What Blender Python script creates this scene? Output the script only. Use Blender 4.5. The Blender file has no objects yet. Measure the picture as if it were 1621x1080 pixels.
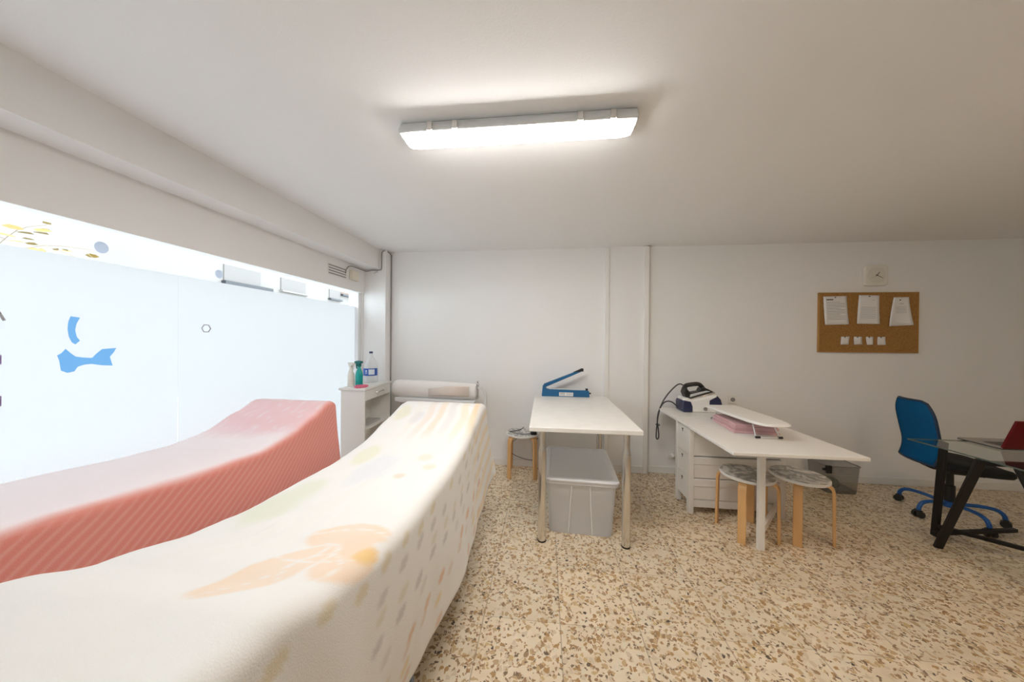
import bpy, bmesh, math, random
from mathutils import Vector, Matrix, noise
random.seed(7)
PI = math.pi
scn = bpy.context.scene
COL = scn.collection

# ------------------------------------------------------------------ materials
def mat(name, col, rough=0.6, metal=0.0, spec=0.5, bump=0.0, bscale=60.0, var=0.0, vscale=4.0, sheen=0.0, coat=0.0):
    m = bpy.data.materials.new(name); m.use_nodes = True
    nt = m.node_tree; b = nt.nodes['Principled BSDF']
    b.inputs['Base Color'].default_value = (*col, 1)
    b.inputs['Roughness'].default_value = rough
    b.inputs['Metallic'].default_value = metal
    b.inputs['Specular IOR Level'].default_value = spec
    if sheen:
        b.inputs['Sheen Weight'].default_value = sheen
        b.inputs['Sheen Roughness'].default_value = 0.5
    if coat: b.inputs['Coat Weight'].default_value = coat
    tc = nt.nodes.new('ShaderNodeTexCoord')
    if var:
        n = nt.nodes.new('ShaderNodeTexNoise'); n.inputs['Scale'].default_value = vscale
        n.inputs['Detail'].default_value = 4
        nt.links.new(tc.outputs['Object'], n.inputs['Vector'])
        mx = nt.nodes.new('ShaderNodeMix'); mx.data_type = 'RGBA'
        mx.inputs['A'].default_value = (*[c*(1-var) for c in col], 1)
        mx.inputs['B'].default_value = (*[min(1, c*(1+var)) for c in col], 1)
        nt.links.new(n.outputs['Fac'], mx.inputs['Factor'])
        nt.links.new(mx.outputs['Result'], b.inputs['Base Color'])
    if bump:
        n = nt.nodes.new('ShaderNodeTexNoise'); n.inputs['Scale'].default_value = bscale
        n.inputs['Detail'].default_value = 3
        nt.links.new(tc.outputs['Object'], n.inputs['Vector'])
        bp = nt.nodes.new('ShaderNodeBump'); bp.inputs['Strength'].default_value = bump
        bp.inputs['Distance'].default_value = 0.01
        nt.links.new(n.outputs['Fac'], bp.inputs['Height'])
        nt.links.new(bp.outputs['Normal'], b.inputs['Normal'])
    return m

def emit(name, col, s):
    m = bpy.data.materials.new(name); m.use_nodes = True
    nt = m.node_tree; nt.nodes.clear()
    o = nt.nodes.new('ShaderNodeOutputMaterial'); e = nt.nodes.new('ShaderNodeEmission')
    e.inputs['Color'].default_value = (*col, 1); e.inputs['Strength'].default_value = s
    nt.links.new(e.outputs[0], o.inputs[0]); return m

def mixmat(name, parts):
    """parts: list of (shader kind, colour, roughness, weight) blended together"""
    m = bpy.data.materials.new(name); m.use_nodes = True
    nt = m.node_tree; nt.nodes.clear()
    o = nt.nodes.new('ShaderNodeOutputMaterial')
    prev = None; tot = 0
    for kind, col, rough, w in parts:
        s = nt.nodes.new({'t': 'ShaderNodeBsdfTransparent', 'd': 'ShaderNodeBsdfDiffuse', 'l': 'ShaderNodeBsdfTranslucent', 'g': 'ShaderNodeBsdfGlossy'}[kind])
        s.inputs['Color'].default_value = (*col, 1)
        if kind == 'g': s.inputs['Roughness'].default_value = rough
        if prev is None: prev = s; tot = w
        else:
            mx = nt.nodes.new('ShaderNodeMixShader'); mx.inputs[0].default_value = w/(tot+w); tot += w
            nt.links.new(prev.outputs[0], mx.inputs[1]); nt.links.new(s.outputs[0], mx.inputs[2]); prev = mx
    nt.links.new(prev.outputs[0], o.inputs[0]); return m

def glass(name, tint=(1, 1, 1), refl=0.9):
    """thin sheet of glass: clear through, Fresnel reflection"""
    m = bpy.data.materials.new(name); m.use_nodes = True
    nt = m.node_tree; nt.nodes.clear()
    o = nt.nodes.new('ShaderNodeOutputMaterial')
    t = nt.nodes.new('ShaderNodeBsdfTransparent'); t.inputs['Color'].default_value = (*tint, 1)
    g = nt.nodes.new('ShaderNodeBsdfGlossy'); g.inputs['Roughness'].default_value = 0.02
    g.inputs['Color'].default_value = (refl, refl, refl, 1)
    f = nt.nodes.new('ShaderNodeFresnel'); f.inputs['IOR'].default_value = 1.45
    geo = nt.nodes.new('ShaderNodeNewGeometry')
    inv = nt.nodes.new('ShaderNodeMath'); inv.operation = 'SUBTRACT'; inv.inputs[0].default_value = 1
    nt.links.new(geo.outputs['Backfacing'], inv.inputs[1])
    mu = nt.nodes.new('ShaderNodeMath'); mu.operation = 'MULTIPLY'
    nt.links.new(f.outputs[0], mu.inputs[0]); nt.links.new(inv.outputs[0], mu.inputs[1])
    mx = nt.nodes.new('ShaderNodeMixShader')
    nt.links.new(mu.outputs[0], mx.inputs[0]); nt.links.new(t.outputs[0], mx.inputs[1]); nt.links.new(g.outputs[0], mx.inputs[2])
    nt.links.new(mx.outputs[0], o.inputs[0]); return m

def terrazzo():
    m = bpy.data.materials.new('terrazzo'); m.use_nodes = True
    nt = m.node_tree; b = nt.nodes['Principled BSDF']; N = nt.nodes.new; L = nt.links.new
    tc = N('ShaderNodeTexCoord')
    def ramp(stops, interp='CONSTANT'):
        r = N('ShaderNodeValToRGB'); r.color_ramp.interpolation = interp
        e = r.color_ramp.elements
        while len(e) < len(stops): e.new(0.5)
        for i, (p, c) in enumerate(stops):
            e[i].position = p; e[i].color = (*c, 1) if len(c) == 3 else c
        return r
    # distorted coordinates make the chips irregular
    nz = N('ShaderNodeTexNoise'); nz.inputs['Scale'].default_value = 55; nz.inputs['Detail'].default_value = 1
    L(tc.outputs['Object'], nz.inputs['Vector'])
    ad = N('ShaderNodeMixRGB'); ad.blend_type = 'LINEAR_LIGHT'; ad.inputs[0].default_value = 0.012
    L(tc.outputs['Object'], ad.inputs[1]); L(nz.outputs['Color'], ad.inputs[2])
    def chips(scale, keep, size, seedoff):
        mp = N('ShaderNodeMapping'); mp.inputs['Location'].default_value = seedoff
        L(ad.outputs[0], mp.inputs['Vector'])
        v = N('ShaderNodeTexVoronoi'); v.inputs['Scale'].default_value = scale; v.voronoi_dimensions = '2D'
        L(mp.outputs[0], v.inputs['Vector'])
        ve = N('ShaderNodeTexVoronoi'); ve.inputs['Scale'].default_value = scale; ve.feature = 'DISTANCE_TO_EDGE'; ve.voronoi_dimensions = '2D'
        L(mp.outputs[0], ve.inputs['Vector'])
        sp = N('ShaderNodeSeparateColor'); L(v.outputs['Color'], sp.inputs[0])
        k = N('ShaderNodeMath'); k.operation = 'LESS_THAN'; k.inputs[1].default_value = keep; L(sp.outputs[0], k.inputs[0])
        s = N('ShaderNodeMath'); s.operation = 'GREATER_THAN'; s.inputs[1].default_value = size; L(ve.outputs['Distance'], s.inputs[0])
        mu = N('ShaderNodeMath'); mu.operation = 'MULTIPLY'; L(k.outputs[0], mu.inputs[0]); L(s.outputs[0], mu.inputs[1])
        return mu, sp.outputs[1]
    base = N('ShaderNodeTexNoise'); base.inputs['Scale'].default_value = 9; base.inputs['Detail'].default_value = 6
    L(tc.outputs['Object'], base.inputs['Vector'])
    br = ramp([(0.3, (0.72, 0.60, 0.43)), (0.7, (0.82, 0.715, 0.55))], 'LINEAR'); L(base.outputs['Fac'], br.inputs[0])
    cur = br.outputs[0]
    for sc, keep, size, off, cols in (
        (42, 0.42, 0.10, (0, 0, 0), [(0, (0.66, 0.55, 0.40)), (0.4, (0.75, 0.67, 0.52)), (0.7, (0.57, 0.41, 0.23))]),
        (44, 0.24, 0.13, (3.1, 1.7, 0), [(0, (0.44, 0.27, 0.12)), (0.35, (0.52, 0.37, 0.21)), (0.7, (0.35, 0.23, 0.13)), (0.88, (0.60, 0.44, 0.22))]),
        (84, 0.20, 0.12, (7.3, 2.2, 0), [(0, (0.36, 0.22, 0.12)), (0.4, (0.23, 0.16, 0.10)), (0.75, (0.46, 0.28, 0.14))]),
        (60, 0.028, 0.16, (5.2, 9.4, 0), [(0, (0.10, 0.08, 0.06)), (0.5, (0.16, 0.12, 0.08))])):
        f, pick = chips(sc, keep, size, off)
        cr = ramp(cols); L(pick, cr.inputs[0])
        mx = N('ShaderNodeMix'); mx.data_type = 'RGBA'
        L(f.outputs[0], mx.inputs['Factor']); L(cur, mx.inputs['A']); L(cr.outputs[0], mx.inputs['B'])
        cur = mx.outputs['Result']
    # 40 cm tiles: thin dark joints, and a slight tone per tile
    sx = N('ShaderNodeSeparateXYZ'); L(tc.outputs['Object'], sx.inputs[0])
    cells = []
    lines = None
    for ax, off in ((0, TILE_X), (1, TILE_Y)):
        a = N('ShaderNodeMath'); a.operation = 'SUBTRACT'; a.inputs[1].default_value = off; L(sx.outputs[ax], a.inputs[0])
        d = N('ShaderNodeMath'); d.operation = 'DIVIDE'; d.inputs[1].default_value = 0.39; L(a.outputs[0], d.inputs[0])
        fl = N('ShaderNodeMath'); fl.operation = 'FLOOR'; L(d.outputs[0], fl.inputs[0]); cells.append(fl)
        fr = N('ShaderNodeMath'); fr.operation = 'FRACT'; L(d.outputs[0], fr.inputs[0])
        c = N('ShaderNodeMath'); c.operation = 'SUBTRACT'; c.inputs[1].default_value = 0.5; L(fr.outputs[0], c.inputs[0])
        ab = N('ShaderNodeMath'); ab.operation = 'ABSOLUTE'; L(c.outputs[0], ab.inputs[0])
        gt = N('ShaderNodeMath'); gt.operation = 'GREATER_THAN'; gt.inputs[1].default_value = 0.5-0.0075 if ax == 0 else 0.5-0.004; L(ab.outputs[0], gt.inputs[0])
        if lines is None: lines = gt
        else:
            mm = N('ShaderNodeMath'); mm.operation = 'MAXIMUM'; L(lines.outputs[0], mm.inputs[0]); L(gt.outputs[0], mm.inputs[1]); lines = mm
    cx = N('ShaderNodeCombineXYZ'); L(cells[0].outputs[0], cx.inputs[0]); L(cells[1].outputs[0], cx.inputs[1])
    wn = N('ShaderNodeTexWhiteNoise'); wn.noise_dimensions = '2D'; L(cx.outputs[0], wn.inputs['Vector'])
    tr = ramp([(0, (0.93, 0.93, 0.93)), (1, (1.04, 1.03, 1.02))], 'LINEAR'); L(wn.outputs['Value'], tr.inputs[0])
    mt = N('ShaderNodeMixRGB'); mt.blend_type = 'MULTIPLY'; mt.inputs[0].default_value = 1; L(cur, mt.inputs[1]); L(tr.outputs[0], mt.inputs[2])
    lf = N('ShaderNodeMath'); lf.operation = 'MULTIPLY'; lf.inputs[1].default_value = 0.5; L(lines.outputs[0], lf.inputs[0])
    ml = N('ShaderNodeMix'); ml.data_type = 'RGBA'; ml.inputs['B'].default_value = (0.22, 0.16, 0.10, 1)
    L(lf.outputs[0], ml.inputs['Factor']); L(mt.outputs[0], ml.inputs['A'])
    L(ml.outputs['Result'], b.inputs['Base Color'])
    b.inputs['Roughness'].default_value = 0.32; b.inputs['Specular IOR Level'].default_value = 0.4
    return m

TILE_X, TILE_Y = 0.089, 0.021

def attrmat(name, rough=0.9, sheen=0.4, bump=0.35, bscale=220, sheen_tint=(1, 1, 1)):
    m = mat(name, (1, 1, 1), rough, bump=bump, bscale=bscale, sheen=sheen, spec=0.15)
    nt = m.node_tree; b = nt.nodes['Principled BSDF']
    b.inputs['Sheen Tint'].default_value = (*sheen_tint, 1)
    a = nt.nodes.new('ShaderNodeAttribute'); a.attribute_name = 'pattern'
    nt.links.new(a.outputs['Color'], b.inputs['Base Color'])
    return m

def seatmat():
    m = mat('marbled seat print', (0.8, 0.8, 0.78), 0.35)
    nt = m.node_tree; b = nt.nodes['Principled BSDF']; N = nt.nodes.new; L = nt.links.new
    tc = N('ShaderNodeTexCoord'); n = N('ShaderNodeTexNoise'); n.inputs['Scale'].default_value = 9; n.inputs['Detail'].default_value = 3
    n.inputs['Distortion'].default_value = 2.0
    L(tc.outputs['Object'], n.inputs['Vector'])
    r = N('ShaderNodeValToRGB'); e = r.color_ramp.elements; e[0].position = 0.42; e[0].color = (0.30, 0.30, 0.285, 1); e[1].position = 0.58; e[1].color = (0.78, 0.76, 0.72, 1)
    x = e.new(0.5); x.color = (0.48, 0.47, 0.44, 1)
    L(n.outputs['Fac'], r.inputs[0]); L(r.outputs[0], b.inputs['Base Color']); return m

def corkmat():
    m = mat('cork', (0.5, 0.3, 0.12), 0.85, bump=0.3, bscale=250)
    nt = m.node_tree; b = nt.nodes['Principled BSDF']; N = nt.nodes.new; L = nt.links.new
    tc = N('ShaderNodeTexCoord'); n = N('ShaderNodeTexNoise'); n.inputs['Scale'].default_value = 130; n.inputs['Detail'].default_value = 3
    L(tc.outputs['Object'], n.inputs['Vector'])
    r = N('ShaderNodeValToRGB'); e = r.color_ramp.elements; e[0].position = 0.35; e[0].color = (0.29, 0.135, 0.034, 1); e[1].position = 0.65; e[1].color = (0.45, 0.235, 0.068, 1)
    L(n.outputs['Fac'], r.inputs[0]); L(r.outputs[0], b.inputs['Base Color']); return m

def woodmat(name, a, c, scale=14, rough=0.5):
    m = mat(name, a, rough)
    nt = m.node_tree; b = nt.nodes['Principled BSDF']; N = nt.nodes.new; L = nt.links.new
    tc = N('ShaderNodeTexCoord'); mp = N('ShaderNodeMapping'); mp.inputs['Scale'].default_value = (1, 1, 0.12)
    L(tc.outputs['Object'], mp.inputs['Vector'])
    n = N('ShaderNodeTexNoise'); n.inputs['Scale'].default_value = scale; n.inputs['Detail'].default_value = 5
    L(mp.outputs[0], n.inputs['Vector'])
    r = N('ShaderNodeValToRGB'); e = r.color_ramp.elements; e[0].position = 0.3; e[0].color = (*a, 1); e[1].position = 0.7; e[1].color = (*c, 1)
    L(n.outputs['Fac'], r.inputs[0]); L(r.outputs[0], b.inputs['Base Color']); return m

WALL = mat('white wall paint', (0.87, 0.868, 0.86), 0.92, bump=0.06, bscale=140, var=0.012, vscale=2, spec=0.12)
CEIL = mat('white ceiling paint', (0.885, 0.885, 0.885), 0.85, bump=0.05, bscale=120, spec=0.2)
TRIM = mat('white gloss trim', (0.84, 0.83, 0.80), 0.35)
FLOOR = terrazzo()
WHITE = mat('white lacquer', (0.84, 0.83, 0.80), 0.38, bump=0.02, bscale=30)
TOPW = woodmat('whitewashed board', (0.80, 0.775, 0.73), (0.85, 0.83, 0.785), 10, 0.4)
NORD = mat('off white painted wood', (0.82, 0.80, 0.76), 0.42, bump=0.03, bscale=40)
STEEL = mat('brushed steel', (0.72, 0.71, 0.69), 0.20, metal=1.0, var=0.06, vscale=40)
CHROME = mat('chrome', (0.72, 0.72, 0.72), 0.12, metal=1.0)
BLUSTEEL = mat('blue grey tube', (0.20, 0.27, 0.38), 0.35, metal=0.6)
BIRCH = woodmat('bent birch', (0.66, 0.37, 0.145), (0.76, 0.47, 0.21), 16, 0.42)
SEAT = seatmat()
CORK = corkmat()
BLACK = mat('black plastic', (0.014, 0.014, 0.015), 0.4)
BLACKFAB = mat('black seat fabric', (0.013, 0.013, 0.014), 0.85, bump=0.3, bscale=300)
RUBBER = mat('black rubber', (0.02, 0.02, 0.02), 0.7)
DARKMET = mat('black powder coat', (0.012, 0.011, 0.011), 0.5, spec=0.3)
CABLE = mat('grey cable', (0.27, 0.27, 0.26), 0.6)
DKCABLE = mat('dark cable', (0.06, 0.06, 0.065), 0.5)
BLUE = mat('blue enamel', (0.010, 0.115, 0.27), 0.35)
BLUED = mat('dark blue plastic', (0.022, 0.028, 0.075), 0.35)
CHBLUE = mat('blue chair frame', (0.010, 0.095, 0.33), 0.4)
RED = mat('red plastic', (0.125, 0.002, 0.006), 0.5, spec=0.3)
PAPER = mat('white paper', (0.84, 0.83, 0.82), 0.85)
INK = mat('printed ink', (0.30, 0.29, 0.30), 0.9)
INKD = mat('black ink', (0.05, 0.05, 0.05), 0.9)
PIN = mat('dark pin', (0.10, 0.08, 0.07), 0.4)
CREAMP = mat('cream plastic', (0.80, 0.77, 0.70), 0.4)
IVORY = mat('ivory plastic', (0.78, 0.72, 0.60), 0.45)
CLOCKF = mat('clock face', (0.74, 0.72, 0.62), 0.5)
PINKCL = mat('pink folded cotton', (0.66, 0.40, 0.41), 0.9, bump=0.3, bscale=90, sheen=0.2)
PADCOV = mat('white padded cover', (0.80, 0.78, 0.745), 0.85, bump=0.25, bscale=50)
ROLLF = mat('white fleece roll', (0.84, 0.82, 0.79), 0.95, bump=0.4, bscale=120, sheen=0.3, var=0.03, vscale=9)
ROLLP = mat('beige worn patch', (0.76, 0.67, 0.60), 0.95, bump=0.4, bscale=120, sheen=0.3)
PALEMET = mat('pale grey enamel', (0.72, 0.73, 0.73), 0.35)
GREYPAN = mat('grey panel', (0.55, 0.57, 0.57), 0.5)
TEAL = mat('teal plastic', (0.0, 0.36, 0.34), 0.3)
TEALD = mat('dark teal trigger', (0.0, 0.17, 0.17), 0.35)
PINKSP = mat('pink cloth', (0.75, 0.17, 0.28), 0.9, bump=0.4, bscale=120)
LABELB = mat('blue label', (0.015, 0.09, 0.42), 0.4)
LABELW = mat('label print', (0.75, 0.80, 0.88), 0.5)
BOTTLE = mixmat('milky bottle', [('t', (0.98, 0.98, 0.98), 0, 0.25), ('l', (0.93, 0.94, 0.95), 0, 0.35), ('d', (0.90, 0.90, 0.90), 0, 0.36), ('g', (1, 1, 1), 0.1, 0.06)])
BOXP = mixmat('cloudy plastic', [('t', (0.92, 0.94, 0.97), 0, 0.16), ('l', (0.92, 0.94, 0.97), 0, 0.30), ('d', (0.93, 0.95, 0.985), 0, 0.62), ('g', (1, 1, 1), 0.25, 0.06)])
BOXRIB = mixmat('cloudy plastic rim', [('t', (0.9, 0.9, 0.92), 0, 0.15), ('l', (0.9, 0.92, 0.95), 0, 0.15), ('d', (0.95, 0.96, 0.98), 0, 0.75), ('g', (1, 1, 1), 0.2, 0.05)])
BINP = mixmat('smoky plastic', [('t', (0.72, 0.71, 0.69), 0, 0.66), ('d', (0.40, 0.39, 0.38), 0, 0.28), ('g', (1, 1, 1), 0.15, 0.06)])
BINRIM = mat('smoky rim', (0.20, 0.18, 0.17), 0.3)
GREENB = mat('green rag', (0.03, 0.09, 0.05), 0.9)
FILM = mixmat('frosted film', [('l', (0.256, 0.246, 0.242), 0, 0.84), ('d', (0.86, 0.88, 0.9), 0, 0.14), ('g', (1, 1, 1), 0.3, 0.02)])
DECAL = mixmat('blue decal', [('t', (0.52, 0.76, 0.97), 0, 0.92), ('d', (0.2, 0.45, 0.8), 0, 0.08)])
DOT = mixmat('pale blue dot', [('l', (0.18, 0.185, 0.21), 0, 0.86), ('d', (0.7, 0.75, 0.85), 0, 0.14)])
PURPLE = mat('purple vinyl', (0.30, 0.22, 0.42), 0.5)
GREYV = mat('grey vinyl', (0.42, 0.42, 0.45), 0.5)
PANE = glass('window glass', (0.98, 0.99, 0.99))
DESKG = glass('desk glass', (0.80, 0.86, 0.83), 0.95)
DESKE = mat('glass edge', (0.10, 0.13, 0.11), 0.2)
ALU = mat('white window frame', (0.84, 0.85, 0.86), 0.4)
FACADE = mat('facade render', (0.17, 0.155, 0.142), 0.9, var=0.02, vscale=0.6)
SHUT = mat('grey shutter', (0.118, 0.106, 0.098), 0.7)
SHUTP = mat('peach shutter', (0.125, 0.085, 0.06), 0.7)
SILLD = mat('dark sill', (0.02, 0.021, 0.024), 0.6)
PAVE = mat('pavement', (0.36, 0.36, 0.355), 0.9, var=0.1, vscale=3)
BARK = mat('bark', (0.22, 0.17, 0.12), 0.9, bump=0.5, bscale=20)
LEAFM = mat('yellow leaf', (0.17, 0.11, 0.02), 0.7, var=0.4, vscale=1.5)
LENS = emit('lamp lens', (1.0, 0.96, 0.92), 66)
ADDED_LENS = emit('added warm lens', (1.0, 0.76, 0.52), 46)

# ------------------------------------------------------------------ mesh helpers
def box(bm, x0, x1, y0, y1, z0, z1, taper=None):
    v = []
    for z, k in ((z0, taper or 0), (z1, 0)):
        v += [bm.verts.new(p) for p in ((x0+k, y0+k, z), (x1-k, y0+k, z), (x1-k, y1-k, z), (x0+k, y1-k, z))]
    for f in ((3, 2, 1, 0), (4, 5, 6, 7), (0, 1, 5, 4), (1, 2, 6, 5), (2, 3, 7, 6), (3, 0, 4, 7)):
        bm.faces.new([v[i] for i in f])
    return v

def prism(bm, pts, axis, a, b):
    """polygon pts (2D) extruded along axis from a to b"""
    def P(p, w):
        if axis == 'y': return (p[0], w, p[1])
        if axis == 'x': return (w, p[0], p[1])
        return (p[0], p[1], w)
    lo = [bm.verts.new(P(p, a)) for p in pts]; hi = [bm.verts.new(P(p, b)) for p in pts]
    n = len(pts)
    fs = [bm.faces.new(lo), bm.faces.new(hi[::-1])]
    for i in range(n): fs.append(bm.faces.new((lo[i], hi[i], hi[(i+1) % n], lo[(i+1) % n])))
    bmesh.ops.recalc_face_normals(bm, faces=fs)

def frame_of(d):
    d = d.normalized(); up = Vector((0, 0, 1)) if abs(d.z) < 0.95 else Vector((1, 0, 0))
    s = d.cross(up).normalized(); return s, s.cross(d).normalized()

def sweep(bm, path, prof, closed=False):
    """sweep a list of (a, b) profile offsets along a 3D path; the frame is carried along"""
    path = [Vector(p) for p in path]; n = len(path); rings = []
    s = None
    for i, p in enumerate(path):
        if closed: d = path[(i+1) % n]-path[i-1]
        else: d = path[min(i+1, n-1)]-path[max(i-1, 0)]
        d = d.normalized()
        if s is None: s, u = frame_of(d)
        else:
            s = (s-d*s.dot(d)); s = s.normalized() if s.length > 1e-6 else frame_of(d)[0]
            u = s.cross(d).normalized()
        rings.append([bm.verts.new(p+s*a+u*b) for a, b in prof])
    m = len(prof)
    fs = []
    for i in range(n if closed else n-1):
        A, B = rings[i], rings[(i+1) % n]
        for j in range(m): fs.append(bm.faces.new((A[j], B[j], B[(j+1) % m], A[(j+1) % m])))
    if not closed:
        fs.append(bm.faces.new(rings[0])); fs.append(bm.faces.new(rings[-1][::-1]))
    bmesh.ops.recalc_face_normals(bm, faces=fs)

def circ(r, n=10): return [(r*math.cos(2*PI*i/n), r*math.sin(2*PI*i/n)) for i in range(n)]
def tube(bm, path, r, n=10, closed=False): sweep(bm, path, circ(r, n), closed)
def smooth_path(pts, k=6):
    pts = [Vector(p) for p in pts]; out = []
    for i in range(len(pts)-1):
        p0, p1, p2, p3 = pts[max(i-1, 0)], pts[i], pts[i+1], pts[min(i+2, len(pts)-1)]
        for j in range(k):
            t = j/k
            out.append(0.5*((2*p1)+(p2-p0)*t+(2*p0-5*p1+4*p2-p3)*t*t+(3*p1-p0-3*p2+p3)*t**3))
    out.append(pts[-1]); return out

def lathe(bm, prof, c=(0, 0, 0), n=24):
    """prof: (radius, z) from bottom to top, closed with caps"""
    rings = []
    for r, z in prof:
        rings.append([bm.verts.new((c[0]+r*math.cos(2*PI*i/n), c[1]+r*math.sin(2*PI*i/n), c[2]+z)) for i in range(n)])
    for A, B in zip(rings, rings[1:]):
        for i in range(n): bm.faces.new((A[i], A[(i+1) % n], B[(i+1) % n], B[i]))
    bm.faces.new(rings[0][::-1]); bm.faces.new(rings[-1])

def new(): return bmesh.new()

def build(name, bm, m, parent=None, bevel=0.0, angle=35, flat=False, loc=None, rotz=0.0, seg=2):
    me = bpy.data.meshes.new(name); bm.normal_update(); bm.to_mesh(me); bm.free()
    me.materials.append(m)
    o = bpy.data.objects.new(name, me); COL.objects.link(o)
    if parent: o.parent = parent
    if loc: o.location = loc
    if rotz: o.rotation_euler = (0, 0, rotz)
    if not flat:
        for p in me.polygons: p.use_smooth = True
        me.set_sharp_from_angle(angle=math.radians(angle))
    if bevel:
        b = o.modifiers.new('bevel', 'BEVEL'); b.width = bevel; b.segments = seg; b.limit_method = 'ANGLE'; b.angle_limit = math.radians(40)
        b.harden_normals = False
    return o

def bx(name, dims, m, parent=None, bevel=0.0, taper=None):
    bm = new(); box(bm, *dims, taper=taper); return build(name, bm, m, parent, bevel)

def tag(o, label, cat, group=None, kind=None):
    o['label'] = label; o['category'] = cat
    if group: o['group'] = group
    if kind: o['kind'] = kind
    return o

def thing(name, label, cat, loc=(0, 0, 0), rotz=0.0, group=None):
    o = bpy.data.objects.new(name, None); COL.objects.link(o)
    o.empty_display_size = 0.1; o.location = loc; o.rotation_euler = (0, 0, rotz)
    return tag(o, label, cat, group)

def struct(name, bm, m, label, cat, bevel=0.0):
    o = build(name, bm, m, None, bevel); return tag(o, label, cat, None, 'structure')

def dup(root, loc, rotz, label):
    def cp(o, parent):
        c = o.copy(); COL.objects.link(c)
        if parent: c.parent = parent
        for ch in o.children: cp(ch, c)
        return c
    r = cp(root, None); r.location = loc; r.rotation_euler = (0, 0, rotz); r['label'] = label
    return r

# ------------------------------------------------------------------ camera
F_PX, YAW, PITCH, ROLL = 493.0, 0.1055, 0.0048, 0.0085
cam = bpy.data.cameras.new('camera'); co = bpy.data.objects.new('camera', cam); COL.objects.link(co)
cam.sensor_fit = 'HORIZONTAL'; cam.sensor_width = 36; cam.lens = F_PX*36/1621; cam.clip_start = 0.02
cy, sy = math.cos(YAW), math.sin(YAW)
A = Matrix(((cy, sy, 0), (0, 0, -1), (-sy, cy, 0)))
B = Matrix(((1, 0, 0), (0, math.cos(PITCH), -math.sin(PITCH)), (0, math.sin(PITCH), math.cos(PITCH))))
C_ = Matrix(((math.cos(ROLL), -math.sin(ROLL), 0), (math.sin(ROLL), math.cos(ROLL), 0), (0, 0, 1)))
M = C_ @ B @ A
R3 = Matrix((M[0], -Vector(M[1]), -Vector(M[2]))).transposed()
co.matrix_world = Matrix.Translation((0, 0, 1.43)) @ R3.to_4x4()
scn.camera = co

# ------------------------------------------------------------------ room shell
XL, XR, YB, YF, ZC = -2.15, 6.2, 3.52, -3.2, 2.45
WY0, WY1 = -2.9, 3.36                  # shop window from .. to
bm = new(); box(bm, XL-0.2, XR, YF, YB+0.15, -0.12, 0); struct('floor', bm, FLOOR, 'speckled beige terrazzo tile floor', 'floor')
bm = new(); box(bm, XL-0.2, XR+0.1, YF-0.1, YB+0.15, ZC, ZC+0.15); struct('ceiling', bm, CEIL, 'plain white ceiling over the whole room', 'ceiling')
bm = new(); box(bm, XL-0.2, XR+0.1, YB, YB+0.15, -0.1, ZC); struct('wall_back', bm, WALL, 'long white back wall with the clock and cork board', 'wall')
bm = new(); box(bm, XR, XR+0.1, YF, YB, 0, ZC); struct('wall_right', bm, WALL, 'white side wall beyond the right edge', 'wall')
bm = new(); box(bm, XL-0.2, XR+0.1, YF-0.1, YF, 0, ZC); struct('wall_front', bm, WALL, 'white wall behind the viewpoint', 'wall')
bm = new()
box(bm, XL-0.1, -2.075, YF, YB, 1.945, 2.26)
box(bm, XL-0.1, XL+0.06, YF, WY0, 0, 1.95)
box(bm, XL-0.1, XL+0.06, WY1+0.03, YB, 0, 1.95)
struct('wall_left', bm, WALL, 'white panel above the wide shop window', 'wall')
bm = new(); box(bm, XL-0.12, -1.90, YF, YB, 2.225, ZC); struct('beam', bm, WALL, 'white ceiling beam running above the shop window', 'beam')
bm = new(); box(bm, -2.09, -1.82, 3.40, YB, 0, ZC); struct('pillar', bm, WALL, 'white pillar in the back left corner', 'pillar', 0.004)
bm = new(); box(bm, 0.66, 1.095, 3.487, YB, 0, ZC); struct('trim_1', bm, WALL, 'shallow white pilaster right of the blue sealer', 'pilaster', 0.003)
bm = new(); box(bm, 0.648, 0.690, 3.474, 3.487, 0.075, ZC-0.02); box(bm, 0.648, 0.690, 3.487, YB, 0.075, ZC-0.02)
struct('trim_2', bm, TRIM, 'narrow white strip on the left edge of the pilaster', 'trim', 0.003)
bm = new(); box(bm, 1.055, 1.105, 3.468, YB, 0, ZC-0.01); struct('trim_3', bm, TRIM, 'narrow white strip on the right edge of the pilaster', 'trim', 0.003)
bm = new()
box(bm, -1.82, 0.66, 3.508, YB, 0, 0.07); box(bm, 0.66, 1.055, 3.474, 3.487, 0, 0.075); box(bm, 1.105, XR, 3.508, YB, 0, 0.07)
struct('baseboard_back', bm, TRIM, 'low white skirting along the back wall', 'baseboard', 0.002)

# ------------------------------------------------------------------ shop window
w = thing('window_1', 'wide shop window with white frosted film and blue stickers', 'window', (0, 0, 0)); w['kind'] = 'structure'
bm = new()
box(bm, -2.20, -2.11, WY1-0.025, WY1+0.04, 0, 1.95); box(bm, -2.20, -2.11, WY0-0.03, WY0+0.03, 0, 1.95)
box(bm, -2.20, -2.11, WY0, WY1, -0.01, 0.05); box(bm, -2.20, -2.11, WY0, WY1, 1.946, 1.975)
build('window_frame', bm, ALU, w, 0.004)
bm = new(); v = [bm.verts.new(p) for p in ((-2.16, WY0, 0.05), (-2.16, WY1, 0.05), (-2.16, WY1, 1.95), (-2.16, WY0, 1.95))]; bm.faces.new(v)
build('pane', bm, PANE, w)
FZ = 1.792
for a, b in ((WY0+0.03, 1.6180), (1.6186, WY1-0.025)):
    bm = new(); v = [bm.verts.new(p) for p in ((-2.152, a, 0.05), (-2.152, b, 0.05), (-2.152, b, FZ), (-2.152, a, FZ))]; bm.faces.new(v)
    build('frosted_film', bm, FILM, w)
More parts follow.
